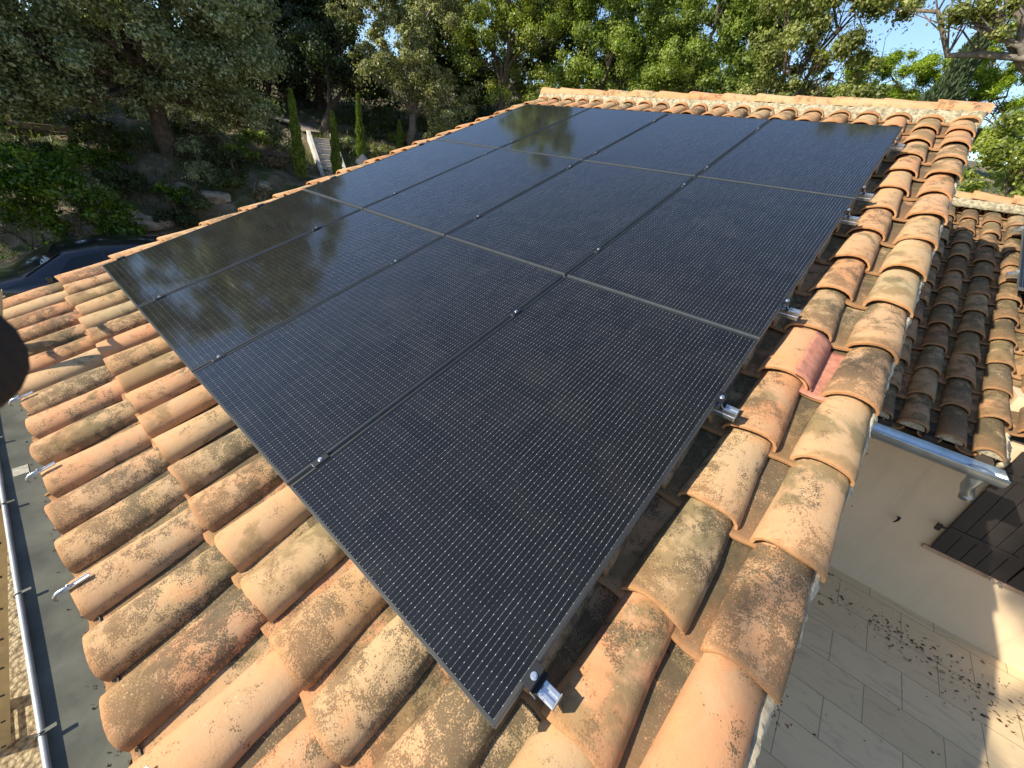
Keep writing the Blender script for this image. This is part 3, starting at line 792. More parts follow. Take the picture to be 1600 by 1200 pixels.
# ------------------------------------------------------------ car on the yard
def car():
    e = empty('parked_car', loc=(-8.1, .2, -3.1), label='dark navy car parked below the roof at far left, mostly hidden', cat='car')
    # body sections along y (front at -y): (y, half width bottom, half width belt, z belt, half width roof, z roof)
    secs = [(-2.15, .62, .70, .55, .60, .62), (-2.0, .80, .84, .72, .72, .78), (-1.3, .86, .90, .86, .80, .95), (-.75, .88, .90, .93, .78, 1.06), (-.05, .88, .90, .95, .64, 1.44),
            (.5, .88, .90, .96, .62, 1.51), (1.2, .88, .90, .96, .61, 1.50), (1.8, .86, .88, .96, .60, 1.42), (2.15, .80, .84, .95, .66, 1.05), (2.25, .74, .78, .60, .66, .70)]
    V = []; k = 16
    for (y, wb, wl, zl, wr, zr) in secs:
        P = [(-wb, .22), (-wl, .45), (-wl, zl * .8), (-wl * .985, zl), (-wr - .03, zr - .07), (-wr + .06, zr), (-wr * .4, zr + .035), (0, zr + .045)]
        P = P + [(-a, b) for a, b in P[:-1][::-1]] + [(0, .2)]
        V += [(a, y, b) for a, b in P]
    k = 16; n = len(secs)
    F = []; mi = []
    for i in range(n - 1):
        for j in range(k):
            F.append((i * k + j, i * k + (j + 1) % k, (i + 1) * k + (j + 1) % k, (i + 1) * k + j))
    F += [tuple(range(k)), tuple(range((n - 1) * k, n * k))[::-1]]
    paint = NT('navy_paint'); paint.base((.006, .008, .015)); paint.rough(.3); paint.metal(.1); paint.p.inputs['Coat Weight'].default_value = 1.0; paint.p.inputs['Coat Roughness'].default_value = .03
    o = mesh_obj('body', np.array(V), F, paint.m, e, smooth=rad(40))
    glass = NT('car_glass'); glass.base((.01, .012, .015)); glass.rough(.04)
    def quad(name, pts, off, mat=glass.m, th=.004):
        me = MB(); me.add(pts, [tuple(range(len(pts)))]); q = me.build(name, mat, e)
        s = q.modifiers.new('s', 'SOLIDIFY'); s.thickness = th; s.offset = 0
        return q
    quad('windscreen', [(-.76, -.68, 1.075), (.76, -.68, 1.075), (.60, -.10, 1.43), (0, -.10, 1.478), (-.60, -.10, 1.43)], 0)
    quad('rear_window', [(-.62, 2.12, 1.11), (.62, 2.12, 1.11), (.55, 1.84, 1.41), (-.55, 1.84, 1.41)], 0)
    for s in (-1, 1):
        quad('side_window', [(s * .905, -.35, .98), (s * .905, .48, .985), (s * .69, .48, 1.42), (s * .72, .02, 1.35)], 0)
        quad('side_window', [(s * .905, .54, .985), (s * .905, 1.5, .985), (s * .69, 1.35, 1.41), (s * .69, .54, 1.42)], 0)
        for y in (-1.35, 1.4):
            mb = MB(); mb.tube([(s * .74, y, .32), (s * .91, y, .32)], .32, 24); wh = mb.build('wheel', M['rubber'], e, rad(40))
            mb = MB(); mb.tube([(s * .905, y, .32), (s * .918, y, .32)], .20, 20); mb.build('rim', M['galv'], wh, rad(40))
        mb = MB(); mb.box((s * .50, -2.14, .60), (s * .76, -2.02, .72)); mb.build('headlight', M['galv'], e, False, .02)
        mb = MB(); mb.box((s * .93, -.45, .98), (s * 1.08, -.33, 1.12)); mb.build('wing_mirror', paint.m, e, False, .03)
car()

# ------------------------------------------------------------ foliage
def leaf_cloud(cl, rc, n, size, r, flat=.0, up=.35, droop=0.0, aspect=.55):
    """cl (K,3) clump centres, rc (K,) radii, n leaves total"""
    K = len(cl); wgt = rc ** 2; wgt = wgt / wgt.sum(); idx = r.choice(K, n, p=wgt)
    d = r.normal(size=(n, 3)); d /= np.linalg.norm(d, axis=1)[:, None]
    rr = np.abs(r.normal(0, .62, n)) + .12 * r.random(n)
    P = cl[idx] + d * (rc[idx] * rr)[:, None] * np.array([1, 1, .8 - flat])
    P[:, 2] -= droop * rc[idx] * rr ** 2
    N = d * 1.2 + r.normal(size=(n, 3)) * .62 + np.array([0, 0, up]); N /= np.linalg.norm(N, axis=1)[:, None]
    t = r.normal(size=(n, 3)); T = np.cross(N, t); T /= np.linalg.norm(T, axis=1)[:, None]; B = np.cross(N, T)
    s = size * (.65 + .7 * r.random(n)); s = s[:, None]
    a = P + T * s * .5; b = P + B * s * aspect * .5 + N * s * .10; c = P - T * s * .5; e = P - B * s * aspect * .5 + N * s * .10
    V = np.stack([a, b, c, e], 1).reshape(-1, 3)
    tone = np.clip(.45 + .22 * r.normal(size=n) + .16 * r.normal(size=K)[idx], 0, 1); tone = np.repeat(tone, 4)
    return V, tone
def finish_leaves(name, Vs, Ts, mat, parent=None):
    V = np.concatenate(Vs); T = np.concatenate(Ts); n = len(V) // 4
    return mesh_obj(name, V, np.arange(4 * n).reshape(n, 4), mat, parent, np.stack([T, T, T, T], 1))
def clumps(blobs, per, r, rc=(.35, .7), lo=.45):
    C_, R_ = [], []
    for (x, y, z, rx, ry, rz) in blobs:
        k = max(3, int(per * (rx * ry * rz) ** (2 / 3) / 2.0))
        d = r.normal(size=(k, 3)); d[:, 2] = np.where(d[:, 2] < -.4, -d[:, 2], d[:, 2]); d /= np.linalg.norm(d, axis=1)[:, None]
        f = lo + (1 - lo) * r.random(k) ** .6
        C_.append(np.array([x, y, z]) + d * f[:, None] * np.array([rx, ry, rz])); R_.append(r.uniform(rc[0], rc[1], k))
    return np.concatenate(C_), np.concatenate(R_)
def limb_path(a, b, r, n=6, sag=.12):
    a, b = np.array(a, float), np.array(b, float); L_ = np.linalg.norm(b - a); P = []
    j = r.normal(0, .05 * L_, (n, 3)); j[0] = j[-1] = 0
    for i in range(n):
        s = i / (n - 1); p = a + (b - a) * s; p = p + np.array([0, 0, sag * L_ * math.sin(math.pi * s)]) + j[i] * math.sin(math.pi * s)
        P.append(tuple(p))
    return P
def tree(name, label, cat, base, blobs, n, size, mat, seed, bark='bark', trunk_r=.22, group=None, per=9, rc=(.35, .7), lo=.45, fork=None, nl=8, up=.35, droop=0., extra=None, lean=(0, 0), aspect=.55):
    r = np.random.default_rng(seed)
    z0 = gz(base[0], base[1]) - .1 if len(base) == 2 else base[2]
    e = empty(name, loc=(base[0], base[1], z0), label=label, cat=cat, group=group); off = np.array([base[0], base[1], z0])
    per *= 2.0; rc = (rc[0] * .62, rc[1] * .72); n = int(n * 1.25)
    cl, rc_ = clumps(blobs, per, r, rc, lo)
    V, T = leaf_cloud(cl, rc_, n, size, r, up=up, droop=droop, aspect=aspect)
    Vs, Ts = [V - off], [T]
    if extra is not None: 
        V2, T2 = extra(r); Vs.append(V2 - off); Ts.append(T2)
    finish_leaves('crown', Vs, Ts, mat, e)
    if trunk_r:
        mb = MB(); low = min(b[2] - b[5] for b in blobs); cz = np.mean([b[2] for b in blobs]); cxy = np.mean([b[:2] for b in blobs], 0)
        fk = fork or (base[0] + (cxy[0] - base[0]) * .35, base[1] + (cxy[1] - base[1]) * .35, z0 + max(.8, (cz - z0) * .45))
        fk = np.array(fk)
        P = limb_path((base[0], base[1], z0 - .2), fk, r, 6, .02); mb.tube([np.array(p) - off for p in P], [trunk_r * (1.25 - .5 * i / 5) for i in range(6)], 9)
        tg = [np.array(b[:3]) for b in blobs]
        ii = r.choice(len(cl), min(len(cl), nl * 3), replace=False)
        for q, t_ in enumerate(tg):
            P1 = limb_path(fk, t_, r, 6, .08); r1 = trunk_r * .5
            mb.tube([np.array(p) - off for p in P1], [r1 * (1 - .65 * i / 5) for i in range(6)], 7)
            dist = np.linalg.norm(cl - t_, axis=1); near = np.argsort(dist)[:60]; near = r.choice(near, min(nl, len(near)), replace=False)
            for c_ in near:
                st = np.array(P1[r.integers(2, 6)]); P2 = limb_path(st, cl[c_], r, 5, .06)
                mb.tube([np.array(p) - off for p in P2], [r1 * .22 * (1 - .75 * i / 4) for i in range(5)], 5)
        mb.build('trunk', M[bark], e, True)
    return e

BG = 'oaks and other trees closing the garden behind the roof'
# left: big grey-green holm oak
tree('holm_oak', 'largest tree, broad grey-green crown filling the top left corner', 'tree', (-12.63, 3.58),
     [(-12.6, 2.0, 3.6, 3.0, 2.3, 2.2), (-12.0, 4.6, 3.2, 2.6, 2.0, 2.0), (-13.0, .0, 2.7, 2.6, 1.8, 2.0), (-12.2, 3.2, 5.6, 2.6, 2.8, 2.0), (-11.4, 5.2, 2.1, 1.4, 1.3, 1.1), (-11.2, 2.6, 2.2, 1.5, 1.5, .9), (-11.3, 4.2, 1.5, 1.2, 1.2, .7), (-11.8, -.8, 2.0, 1.6, 1.5, 1.0),
      (-13.2, -.6, 5.0, 2.6, 2.4, 2.2), (-11.7, 1.2, 1.7, 1.6, 1.8, 1.0), (-13.2, 2.4, 1.5, 1.6, 1.5, .9), (-11.9, .2, 1.0, 1.2, 1.3, .7), (-11.6, 2.0, .9, 1.0, 1.1, .6), (-12.4, 5.2, 1.1, 1.2, 1.1, .7), (-11.9, -1.6, 1.2, 1.5, 1.5, .9), (-13.8, 1.2, .9, 1.5, 1.5, .7), (-12.2, -.3, .7, 1.4, 1.5, .8), (-12.0, 1.3, .8, 1.1, 1.1, .7), (-12.6, 5.9, .9, 1.2, 1.0, .8), (-13.9, 4.6, 1.0, 1.4, 1.3, .8), (-12.6, -2.4, 1.4, 1.6, 1.5, 1.1), (-14.5, .4, 1.3, 1.4, 1.6, 1.1), (-11.3, 3.4, 3.0, 1.8, 1.8, 1.3), (-12.6, 5.4, 4.6, 1.9, 1.7, 1.8), (-13.5, 1.6, 7.2, 2.8, 2.4, 1.6)],
     340000, .092, L['holm'], 1, trunk_r=.24, rc=(.28, .66), per=13, fork=(-12.75, 3.4, 1.2), nl=4, lo=.5)
tree('shade_tree', 'bright leafy shrub in shade at the left edge above the car', 'shrub', (-8.9, -.1),
     [(-9.2, -.6, -1.5, 1.1, 1.2, 1.1), (-9.1, .7, -1.3, .9, .9, .9), (-9.6, .0, -.7, 1.1, 1.1, .7), (-9.3, 1.3, -1.9, .7, .6, .6)], 26000, .085, L['laurel'], 2, trunk_r=.07, rc=(.2, .45), per=26)
tree('dark_tree', 'dark shaded tree behind the garden stairs', 'tree', (-15.4, 9.9), [(-16.0, 10.6, 3.2, 1.9, 1.9, 1.6), (-16.0, 11.9, 2.6, 1.4, 1.4, 1.3)],
     42000, .10, L['dark'], 3, group=BG, rc=(.35, .7), per=10)
def hang(r):
    c = np.array([(-11.9 + r.normal(0, .16), 13.0 + r.normal(0, .16), 3.6 - .16 * k) for k in range(16) for _ in range(3)]); return leaf_cloud(c, np.full(len(c), .17), 3500, .07, r, droop=1.5)
tree('pale_oak', 'pale cream-leaved oak with a hanging dry branch left of the ridge', 'tree', (-13.4, 13.1),
     [(-13.2, 12.6, 4.0, 1.9, 1.7, 1.5), (-12.2, 13.8, 2.6, 1.5, 1.4, 1.2), (-13.8, 11.4, 2.9, 1.3, 1.3, 1.1), (-12.8, 13.6, 5.6, 1.8, 1.8, 1.5), (-14.3, 11.6, 5.3, 1.8, 1.5, 1.5), (-11.6, 14.2, 1.8, 1.1, 1.0, .8)],
     75000, .095, L['cream'], 4, bark='bark_grey', group=BG, rc=(.28, .6), per=11, extra=hang, droop=.3, trunk_r=.2)
tree('green_oak', 'tall yellow-green oak with a visible trunk at the top centre', 'tree', (-10.5, 15.9),
     [(-10.9, 15.4, 4.2, 1.7, 1.6, 1.6), (-10.0, 16.5, 3.1, 1.6, 1.5, 1.3), (-11.4, 15.6, 6.2, 2.1, 1.9, 1.8), (-9.6, 16.4, 5.4, 1.9, 1.7, 1.8), (-10.4, 16.0, 8.2, 2.2, 2.0, 2.0), (-10.4, 16.0, 10.0, 1.7, 1.6, 1.6)],
     95000, .10, L['oak'], 5, group=BG, rc=(.28, .62), per=10, trunk_r=.2, fork=(-10.55, 15.8, 3.2))
tree('green_oak', 'dense mid green oak right of the tall yellow-green oak', 'tree', (-6.4, 17.2),
     [(-6.4, 16.9, 4.2, 1.7, 1.6, 1.5), (-5.3, 17.0, 3.0, 1.6, 1.4, 1.3), (-7.5, 17.0, 3.2, 1.4, 1.4, 1.3), (-6.0, 17.2, 6.0, 2.0, 1.8, 1.6), (-7.6, 17.2, 5.4, 1.5, 1.5, 1.5)],
     80000, .095, L['oak_green'], 6, group=BG, rc=(.28, .6), per=11)
tree('green_oak', 'dense dark green oak with rounded clumps behind the middle of the ridge', 'tree', (-2.8, 17.3),
     [(-2.9, 17.2, 4.4, 1.6, 1.5, 1.6), (-2.0, 17.2, 3.2, 1.3, 1.2, 1.3), (-3.8, 17.2, 3.2, 1.4, 1.3, 1.2), (-2.6, 17.3, 6.0, 1.8, 1.7, 1.5), (-1.5, 16.9, 2.4, 1.0, 1.0, .9)],
     72000, .09, L['oak_green'], 7, group=BG, rc=(.25, .55), per=13)
tree('thin_oak', 'open thin-leaved oak with blue sky showing through its branches', 'tree', (.6, 16.3),
     [(.4, 16.2, 4.3, 1.2, 1.0, 1.1), (1.6, 16.3, 5.3, 1.3, .9, 1.0), (-.1, 16.0, 5.4, .9, .8, .8), (1.7, 16.0, 3.8, 1.1, .8, .9), (.6, 16.2, 2.9, 1.4, 1.0, .9), (1.2, 16.2, 6.4, 1.6, 1.0, .9), (-.7, 16.1, 2.9, .9, .8, .7), (2.5, 16.2, 2.9, .9, .8, .8)],
     62000, .09, L['olive'], 8, group=BG, rc=(.22, .5), per=13, trunk_r=.13, nl=12)
tree('pine_tree', 'bright lime green pine left of the narrow dark cypress', 'tree', (1.9, 25.5),
     [(1.4, 25.4, 4.6, 1.2, 1.0, 1.5), (2.6, 25.6, 5.2, 1.2, .9, 1.4), (3.2, 25.3, 3.8, .9, .8, 1.3), (.6, 25.2, 3.9, 1.1, .9, 1.1), (2.2, 25.0, 3.3, 1.5, .9, 1.2)], 62000, .11, L['pine'], 9, group=BG, rc=(.25, .5), per=16, aspect=.3, up=.8)
tree('pine_tree', 'bright lime green pine right of the narrow dark cypress', 'tree', (4.9, 25.6),
     [(4.9, 25.6, 4.6, 1.0, .8, 1.4), (5.1, 25.6, 6.2, 1.1, .8, 1.3), (6.0, 25.6, 4.9, 1.1, .7, 1.3), (4.2, 25.7, 5.0, .8, .6, 1.4), (6.8, 25.4, 3.6, 1.0, .8, 1.2)], 52000, .11, L['pine'], 10, group=BG, rc=(.25, .5), per=16, aspect=.3, up=.8)
def cypress(label, base, h, rmax, n, mat, seed, size=.05, group=None, name='cypress', z0=None, lean=(0, 0)):
    r = np.random.default_rng(seed); z0 = gz(*base) - .05 if z0 is None else z0
    e = empty(name, loc=(base[0], base[1], z0), label=label, cat='cypress', group=group)
    s = r.random(n) ** .8; R_ = rmax * np.clip(1.12 - s, 0, 1) ** .75 * (.55 + .45 * np.clip(s * 8, 0, 1)) * (1 + .15 * np.sin(s * 23 + seed))
    a = r.random(n) * 6.283; rr = R_ * (.6 + .45 * r.random(n)); R0 = np.stack([np.cos(a) * rr + lean[0] * s, np.sin(a) * rr + lean[1] * s, s * h], 1)
    T = np.stack([np.cos(a) * .35, np.sin(a) * .35, np.ones(n)], 1) + r.normal(0, .25, (n, 3)); T /= np.linalg.norm(T, axis=1)[:, None]
    N = np.cross(T, r.normal(size=(n, 3))); N /= np.linalg.norm(N, axis=1)[:, None]; sz = (size * (.7 + .8 * r.random(n)))[:, None]
    V = np.stack([R0 + T * sz, R0 + N * sz * .28, R0 - T * sz * .6, R0 - N * sz * .28], 1).reshape(-1, 3)
    tone = np.repeat(np.clip(.5 + .25 * r.normal(size=n), 0, 1), 4)
    finish_leaves('crown', [V], [tone], mat, e)
    mb = MB(); mb.tube([(0, 0, -.1), (lean[0] * .5, lean[1] * .5, h * .5), (lean[0] * .95, lean[1] * .95, h * .93)], [rmax * .22, rmax * .14, rmax * .04], 7); mb.build('trunk', M['bark'], e, True)
cypress('narrow dark green cypress cone standing between the two lime green pines', (3.9, 24.0), 5.4, 1.0, 16000, L['cypd'], 31, .10, z0=1.0, lean=(.5, 0))
CG = 'young slender cypresses beside the garden stairs'
cypress('tallest young cypress, left of the white stairs', (-11.06, 6.67), 2.45, .21, 7000, L['cyp'], 32, .05, CG, 'young_cypress', z0=-.58)
cypress('young cypress partly hiding the white stairs', (-11.07, 7.99), 1.95, .19, 6500, L['cyp'], 33, .05, CG, 'young_cypress', z0=-.5)
cypress('sunlit young cypress right of the white stairs', (-12.27, 9.72), 2.25, .19, 7000, L['cyp'], 34, .05, CG, 'young_cypress', z0=-.1)
cypress('smallest young cypress, rightmost, in front of the pale oak', (-13.48, 12.42), 1.30, .17, 4500, L['cyp'], 35, .05, CG, 'young_cypress', z0=.25)
# right: branchy oak with bare limbs and a low bright shrub
def branchy():
    base = (6.6, 14.2); z0 = gz(*base) - .1; r = np.random.default_rng(41)
    blobs = [(3.6, 13.9, 5.3, .9, .7, .45), (4.6, 13.8, 5.7, .9, .8, .5), (5.4, 13.7, 4.9, .8, .7, .5), (2.7, 13.8, 4.7, .8, .6, .40), (4.2, 13.6, 4.3, .9, .6, .35), (5.9, 13.7, 5.9, .8, .8, .6),
             (3.2, 13.9, 6.2, .9, .8, .5), (6.6, 13.9, 4.3, .6, .7, .5), (2.1, 13.9, 5.4, .6, .6, .35), (5.2, 13.9, 6.9, 1.2, 1., .6)]
    tree('branchy_oak', 'spreading oak with bare crooked limbs at the top right corner', 'tree', base, blobs + [(4.0, 13.8, 6.6, 1.3, .9, .5), (5.6, 13.8, 7.4, 1.4, 1., .6), (2.6, 13.9, 6.9, 1.2, .8, .5), (7.0, 13.9, 5.6, .8, .8, .6)], 52000, .085, L['olive'], 41, bark='bark_grey', trunk_r=.17, group=BG, rc=(.18, .42), per=20, fork=(6.0, 13.9, 3.2), nl=9)
branchy()
tree('green_shrub', 'bright green broad-leaved shrub between the verge and the side building', 'shrub', (6.2, 12.0),
     [(5.9, 12.0, 1.6, .9, .8, .9), (6.8, 12.0, 2.1, .9, .8, .8), (5.4, 12.2, .9, .7, .7, .6), (6.6, 11.7, 1.0, .9, .7, .7), (5.9, 12.6, 2.4, .7, .7, .5)], 26000, .075, L['oak'], 42, trunk_r=.06, rc=(.2, .42), per=24)
# second row filling the gaps
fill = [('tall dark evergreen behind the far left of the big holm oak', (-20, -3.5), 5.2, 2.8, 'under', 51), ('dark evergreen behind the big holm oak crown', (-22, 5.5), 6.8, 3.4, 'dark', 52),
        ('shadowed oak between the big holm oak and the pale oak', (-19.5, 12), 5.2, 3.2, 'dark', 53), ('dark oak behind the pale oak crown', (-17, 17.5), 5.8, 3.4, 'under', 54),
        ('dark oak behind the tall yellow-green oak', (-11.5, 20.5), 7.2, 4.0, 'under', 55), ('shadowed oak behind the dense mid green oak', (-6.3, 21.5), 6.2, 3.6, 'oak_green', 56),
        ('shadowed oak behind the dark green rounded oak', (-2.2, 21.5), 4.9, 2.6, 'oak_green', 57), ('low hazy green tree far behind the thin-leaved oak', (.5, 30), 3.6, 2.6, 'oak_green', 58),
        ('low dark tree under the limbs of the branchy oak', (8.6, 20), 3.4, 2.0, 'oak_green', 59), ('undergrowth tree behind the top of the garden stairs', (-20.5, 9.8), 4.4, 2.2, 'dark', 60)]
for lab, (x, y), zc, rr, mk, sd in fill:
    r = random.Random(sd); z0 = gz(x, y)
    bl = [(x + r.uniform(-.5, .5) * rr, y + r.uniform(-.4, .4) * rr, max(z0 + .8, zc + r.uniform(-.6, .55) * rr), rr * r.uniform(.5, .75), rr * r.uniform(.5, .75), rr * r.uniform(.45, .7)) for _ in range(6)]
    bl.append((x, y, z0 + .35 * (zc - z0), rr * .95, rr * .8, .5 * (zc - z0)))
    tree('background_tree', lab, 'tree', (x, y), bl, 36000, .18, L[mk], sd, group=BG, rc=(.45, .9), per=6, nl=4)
# tall trees standing to the south-west, outside the frame: they shade the bank and show mirrored in the glass
for lab, (x, y), h, rr, sd in [('tall oak at the yard edge beyond the left border', (-14.5, -5.5), 5.4, 3.0, 71), ('oak overhanging the yard beyond the left border', (-12.5, -9.5), 6.0, 3.2, 73),
                               ]:
    r = random.Random(sd)
    bl = [(x + r.uniform(-.5, .5) * rr, y + r.uniform(-.5, .5) * rr, h + r.uniform(-1.4, 1.4), rr * r.uniform(.5, .7), rr * r.uniform(.5, .7), rr * r.uniform(.4, .6)) for _ in range(6)]
    tree('yard_oak', lab, 'tree', (x, y), bl, 16000, .19, L['holm'], sd, group='tall oaks shading the drive', rc=(.5, .9), per=5, nl=3)

tree('added_shade_pine', 'unseen slim pine added on the forecourt to shade the terrace corner', 'tree', (.4, -8.1), [(-.55, -8.0, 8.7, .9, .9, 1.2), (.1, -8.4, 8.2, .9, .8, 1.0), (-.4, -7.7, 9.2, .8, .8, .9), (.9, -8.0, 8.7, 1.0, .9, 1.1), (.6, -7.3, 9.3, .8, .8, .8), (-1.30, -7.55, 8.66, .5, .5, .7), (-1.05, -8.1, 8.5, .4, .4, .5), (-.75, -7.2, 8.9, .6, .6, .6)], 150000, .19, L['pine'], 75, trunk_r=.16, rc=(.2, .38), per=26, lo=.1, nl=3)  # unseen tree, added to block sun from the annex wall and terrace corner

# shrubs on the bank
SG = 'low shrubs growing on the bank'
sh = [((-11.84, 4.6), .62, 'dark', 'dark rounded shrub right of the holm oak trunk foot'), ((-10.9, 2.9), .50, 'laurel', 'green mound shrub among the pale rocks of the bank'),
      ((-11.9, 6.15), .42, 'dry', 'straw-coloured dry shrub just left of the tallest young cypress'), ((-12.3, 4.0), .55, 'holm', 'grey-green shrub in front of the holm oak trunk'),
      ((-11.5, 2.0), .60, 'dark', 'dark shrub on the bank below the left part of the holm oak'), ((-12.9, 7.2), .5, 'cream', 'silvery shrub above the timber edging near the stairs'),
      ((-10.2, 4.9), .36, 'dry', 'small dry tuft low on the bank near the roof verge'), ((-10.1, 2.6), .45, 'dark', 'lowest dark shrub on the bank above the verge tiles'),
      ((-12.8, 11.0), .6, 'cream', 'pale flowering shrub right of the sunlit young cypress'), ((-11.6, 10.0), .5, 'pine', 'yellow-green shrub at the foot of the sunlit young cypress'),
      ((-14.0, 12.9), .6, 'oak', 'green shrub behind the smallest young cypress'), ((-13.1, .6), .7, 'dark', 'dark shrub above the car beneath the holm oak'), ((-10.6, 11.6), .55, 'oak', 'sunlit leafy shrub just beyond the roof verge'),
      ((-13.6, 9.9), .55, 'holm', 'grey-green shrub behind the second young cypress'), ((-9.6, 13.6), .8, 'oak', 'leafy shrub below the tall yellow-green oak at the ridge end')]
for i, ((x, y), rr, mk, lab) in enumerate(sh):
    z = gz(x, y)
    tree('bank_shrub', lab, 'shrub', (x, y), [(x, y, z + rr * .35, rr, rr, rr * .6), (x + rr * .4, y + rr * .3, z + rr * .3, rr * .7, rr * .7, rr * .5)], int(9000 * rr), .055, L[mk], 100 + i, trunk_r=.03, group=SG, rc=(.12, .26), per=60, nl=3, lo=.3)

def undergrowth():
    r = np.random.default_rng(88); K = 900
    x = r.uniform(-34, -14.6, K); y = r.uniform(-14, 26, K)
    x2 = r.uniform(-15, 3, 500); y2 = r.uniform(18, 27, 500)
    x = np.r_[x, x2]; y = np.r_[y, y2]
    k = ~((x > -19.5) & (y > 6.0) & (y < 11.0)); x, y = x[k], y[k]; K = len(x)
    h = r.uniform(.2, 1.5, K) * np.clip((np.abs(x + 14.6) + .6) / 3, .3, 1)
    z = ground_h(np.stack([x, y], 1)) + h * .6
    V, T = leaf_cloud(np.stack([x, y, z], 1), r.uniform(.5, 1.1, K), 110000, .15, r)
    o = finish_leaves('undergrowth', [V], [T * .9], L['under']); tag(o, 'dense dark undergrowth covering the wooded slope behind the trees', 'undergrowth', kind='stuff')
undergrowth()

more = [(-10.4, 3.4), (-11.4, 3.9), (-12.5, 1.7), (-13.4, 2.3), (-12.2, 5.2), (-13.6, 4.6), (-10.9, 4.6), (-11.2, 1.3), (-12.2, -.6), (-14.4, 4.6), (-14.2, 6.6), (-15.6, 6.9), (-14.8, 2.2), (-10.2, 9.6), (-10.8, 13.4), (-12.4, 13.6)]
words = ['spreading', 'tangled', 'leggy', 'rounded', 'straggling', 'bushy', 'flattened', 'ragged', 'dense', 'loose', 'lopsided', 'squat', 'feathery', 'windswept', 'small', 'broad', 'patchy', 'upright']
for i, (x, y) in enumerate(more):
    z = gz(x, y); r = random.Random(i * 7 + 1); rr = r.uniform(.5, .85); mk = ['under', 'holm', 'laurel', 'under', 'oak_green', 'dry'][i % 6]
    hue = {'under': 'dark green', 'holm': 'grey-green', 'laurel': 'deep green', 'oak_green': 'fresh green', 'dry': 'straw-coloured'}[mk]
    where = 'on the bank %s' % ('left of the holm oak trunk' if y < 3.2 else 'around the foot of the holm oak' if y < 5.0 else 'beside the garden stairs' if y < 9 else 'right of the stairs near the ridge corner')
    tree('bank_shrub', '%s %s shrub %s' % (words[i], hue, where), 'shrub', (x, y), [(x, y, z + rr * .25, rr, rr, rr * .5), (x + rr * .5, y - rr * .4, z + rr * .2, rr * .6, rr * .7, rr * .45), (x - rr * .5, y + rr * .5, z + rr * .2, rr * .6, rr * .6, rr * .4)],
         int(9000 * rr), .065, L[mk], 140 + i, trunk_r=.03, group=SG, rc=(.14, .30), per=45, nl=3, lo=.3)

# grass and weeds on the bank and around the stairs
def grass():
    r = np.random.default_rng(77); n = 42000
    x = r.uniform(-20, -8.6, n); y = r.uniform(-1, 17, n); z = ground_h(np.stack([x, y], 1))
    f = np.sin(x * 1.3 + 1.2 * np.sin(y * .8)) + np.sin(y * 1.1 + .7 * x) + r.normal(0, .55, n); k = (f > .15) & (z > -2.6)
    x, y, z = x[k], y[k], z[k]; n = len(x); h = np.abs(r.normal(.12, .08, n)) + .04; a = r.random(n) * 6.28; w2 = .012
    d = np.stack([np.cos(a), np.sin(a), 0 * a], 1); ln = r.normal(0, .35, (n, 2)) * h[:, None]
    P = np.stack([x, y, z - .02], 1); tip = P + np.c_[ln, h]
    V = np.stack([P - d * w2, P + d * w2, tip + d * .003, tip - d * .003], 1).reshape(-1, 3)
    t = np.repeat(np.clip(r.normal(.5, .25, n), 0, 1), 4)
    o = finish_leaves('grass', [V], [t], leaf_mat('grass_blade', (.05, .07, .015), (.11, .13, .03), (.26, .24, .11), .3)); tag(o, 'uneven grass and weeds on the bank and by the stairs', 'grass', kind='stuff')
grass()

# ------------------------------------------------------------ bank details: stairs, edging, rocks
def stairs():
    bx, by, bz = -11.55, 8.15, -.80; tx, ty, tz = -13.9, 8.95, .55
    d = Vector((tx - bx, ty - by, 0)); L_ = d.length; d.normalize(); ang = math.atan2(d.y, d.x)
    e = empty('garden_stairs', loc=(bx, by, bz), label='pale concrete garden stairs with sloping side walls climbing the bank', cat='stairs'); e.rotation_euler = (0, 0, ang)
    n = 8; run = L_ / n; rise = (tz - bz) / n
    for i in range(n):
        mb = MB(); mb.box((run * i, -.36, -.3 + rise * i), (run * (i + 1) + .03, .36, rise * (i + 1) - .03)); s = mb.build('step', M['concrete_white'], e, False, .008)
        mb = MB(); mb.box((run * i - .02, -.36, rise * (i + 1) - .0295), (run * (i + 1), .36, rise * (i + 1))); mb.build('tread', M['tread'], s, False, .006)
    for sgn in (-1, 1):
        mb = MB(); y0, y1 = (sgn * .365, sgn * .50) if sgn > 0 else (-.50, -.365)
        mb.prism([(-.25, -.5), (-.25, .10), (.0, .26), (L_, tz - bz + .22), (L_ + .15, tz - bz + .2), (L_ + .15, -.2)], 'y', y0, y1); mb.build('side_wall', M['concrete_white'], e, False, .015)
stairs()
def edging(label, a, b, h=.16):
    a = Vector(a); b = Vector(b); z = (gz(*a) + gz(*b)) / 2; L_ = (b - a).length
    e = empty('timber_edging', loc=(a.x, a.y, z), label=label, cat='edging', group='dark timber edgings on the bank'); e.rotation_euler = (0, 0, math.atan2(b.y - a.y, b.x - a.x))
    for k in range(2):
        mb = MB(); mb.box((0, -.03, -.05 + k * h), (L_, .03, -.06 + (k + 1) * h)); mb.build('board', M['dark_wood'] if k == 0 else M['timber'], e, False, .008)
    x = .1
    while x < L_: mb = MB(); mb.tube([(x, .05, -.3), (x, .05, 2 * h + .1)], .03, 7); mb.build('post', M['timber'], e); x += 1.1
edging('timber edging under the left part of the big holm oak', (-15.0, .5), (-13.9, 3.1))
edging('timber edging between the holm oak trunk and the tallest young cypress', (-13.3, 5.3), (-12.5, 7.0))
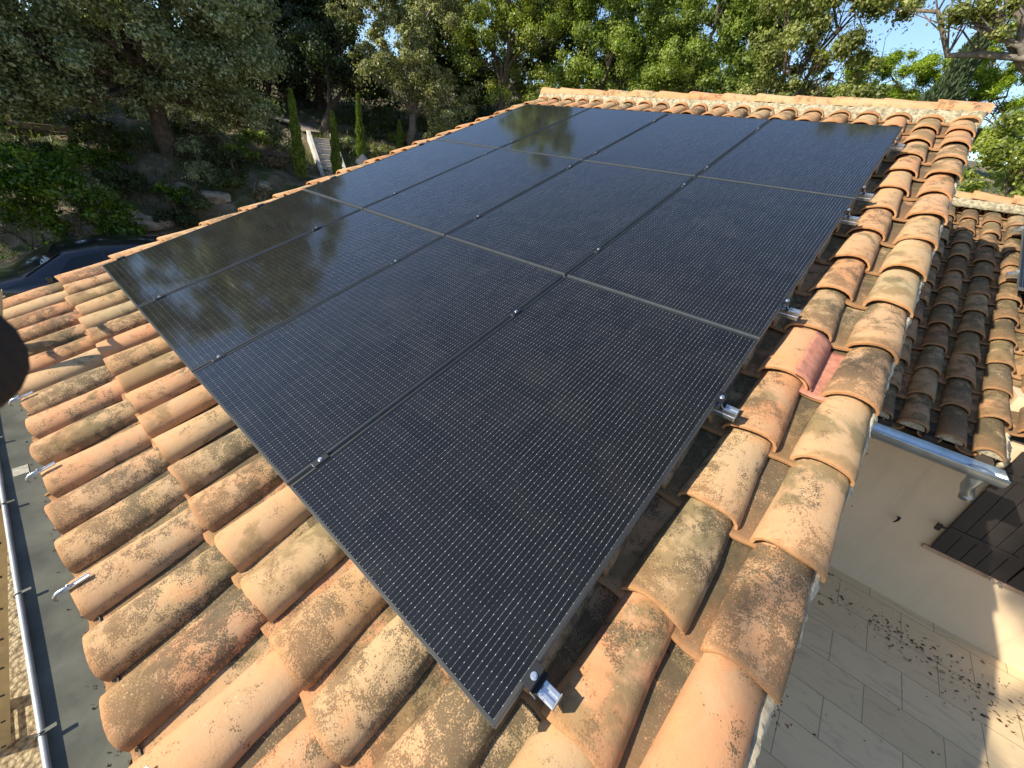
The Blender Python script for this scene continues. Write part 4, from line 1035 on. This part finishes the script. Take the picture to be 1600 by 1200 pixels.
def rock(label, p, s, seed, mat='rock', name='rock', cat='rock', group='pale rocks on the bank'):
    r = np.random.default_rng(seed); V = []; n1, n2 = 10, 14
    for i in range(n1 + 1):
        th = math.pi * i / n1
        for j in range(n2):
            ph = 2 * math.pi * j / n2; d = np.array([math.sin(th) * math.cos(ph), math.sin(th) * math.sin(ph), math.cos(th)])
            q = 1 + .16 * math.sin(d[0] * 4 + seed) + .14 * math.sin(d[1] * 5 + d[2] * 4 + seed * 2) + .10 * math.sin(9 * d[0] + 7 * d[1] + 5 * d[2])
            V.append(tuple(d * q * np.array(s)))
    F = [(i * n2 + j, (i + 1) * n2 + j, (i + 1) * n2 + (j + 1) % n2, i * n2 + (j + 1) % n2) for i in range(n1) for j in range(n2)]
    o = mesh_obj(name, np.array(V), F, M[mat], smooth=rad(35)); o.location = p; o.rotation_euler = (0, 0, seed); tag(o, label, cat, group)
    return o
for i, (x, y, s, lab) in enumerate([(-11.2, 3.14, (.5, .34, .16), 'pale flat rock high on the bank below the holm oak trunk'), (-10.7, 3.7, (.55, .35, .18), 'widest pale rock outcrop in the middle of the bank'),
                                    (-10.2, 2.2, (.42, .3, .22), 'pale rock low on the bank above the verge'), (-10.5, 1.9, (.3, .25, .2), 'small pale rock left of the lowest bank shrub'), (-10.6, 5.2, (.3, .3, .15), 'pale rock near the small dry tuft'), (-10.4, 6.6, (.28, .2, .12), 'pale rock below the tallest young cypress')]):
    rock(lab, (x, y, gz(x, y)), s, 3 + i)
rock('rounded pinkish boulder peeking over the roof verge near the sunlit young cypress', (-9.25, 7.96, .12), (.22, .22, .22), 12, 'tread', 'boulder', 'boulder', None)
def path():
    P = [(-14.9, 9.1), (-15.6, 9.25), (-16.6, 9.3), (-17.6, 9.2), (-18.6, 8.9)]; V = []; r = random.Random(2)
    for i, (x, y) in enumerate(P):
        for s in (-.4, -.13, .13, .4):
            yy = y + s * (.9 + .2 * r.random()); V.append((x, yy, gz(x, yy) + .12))
    F = [(i * 4 + j, (i + 1) * 4 + j, (i + 1) * 4 + j + 1, i * 4 + j + 1) for i in range(len(P) - 1) for j in range(3)]
    o = mesh_obj('path', np.array(V), F, simple('path_gravel', (.24, .205, .155), .95, 0, 9, .35, .6, 40), smooth=True); tag(o, kind='structure')
path()
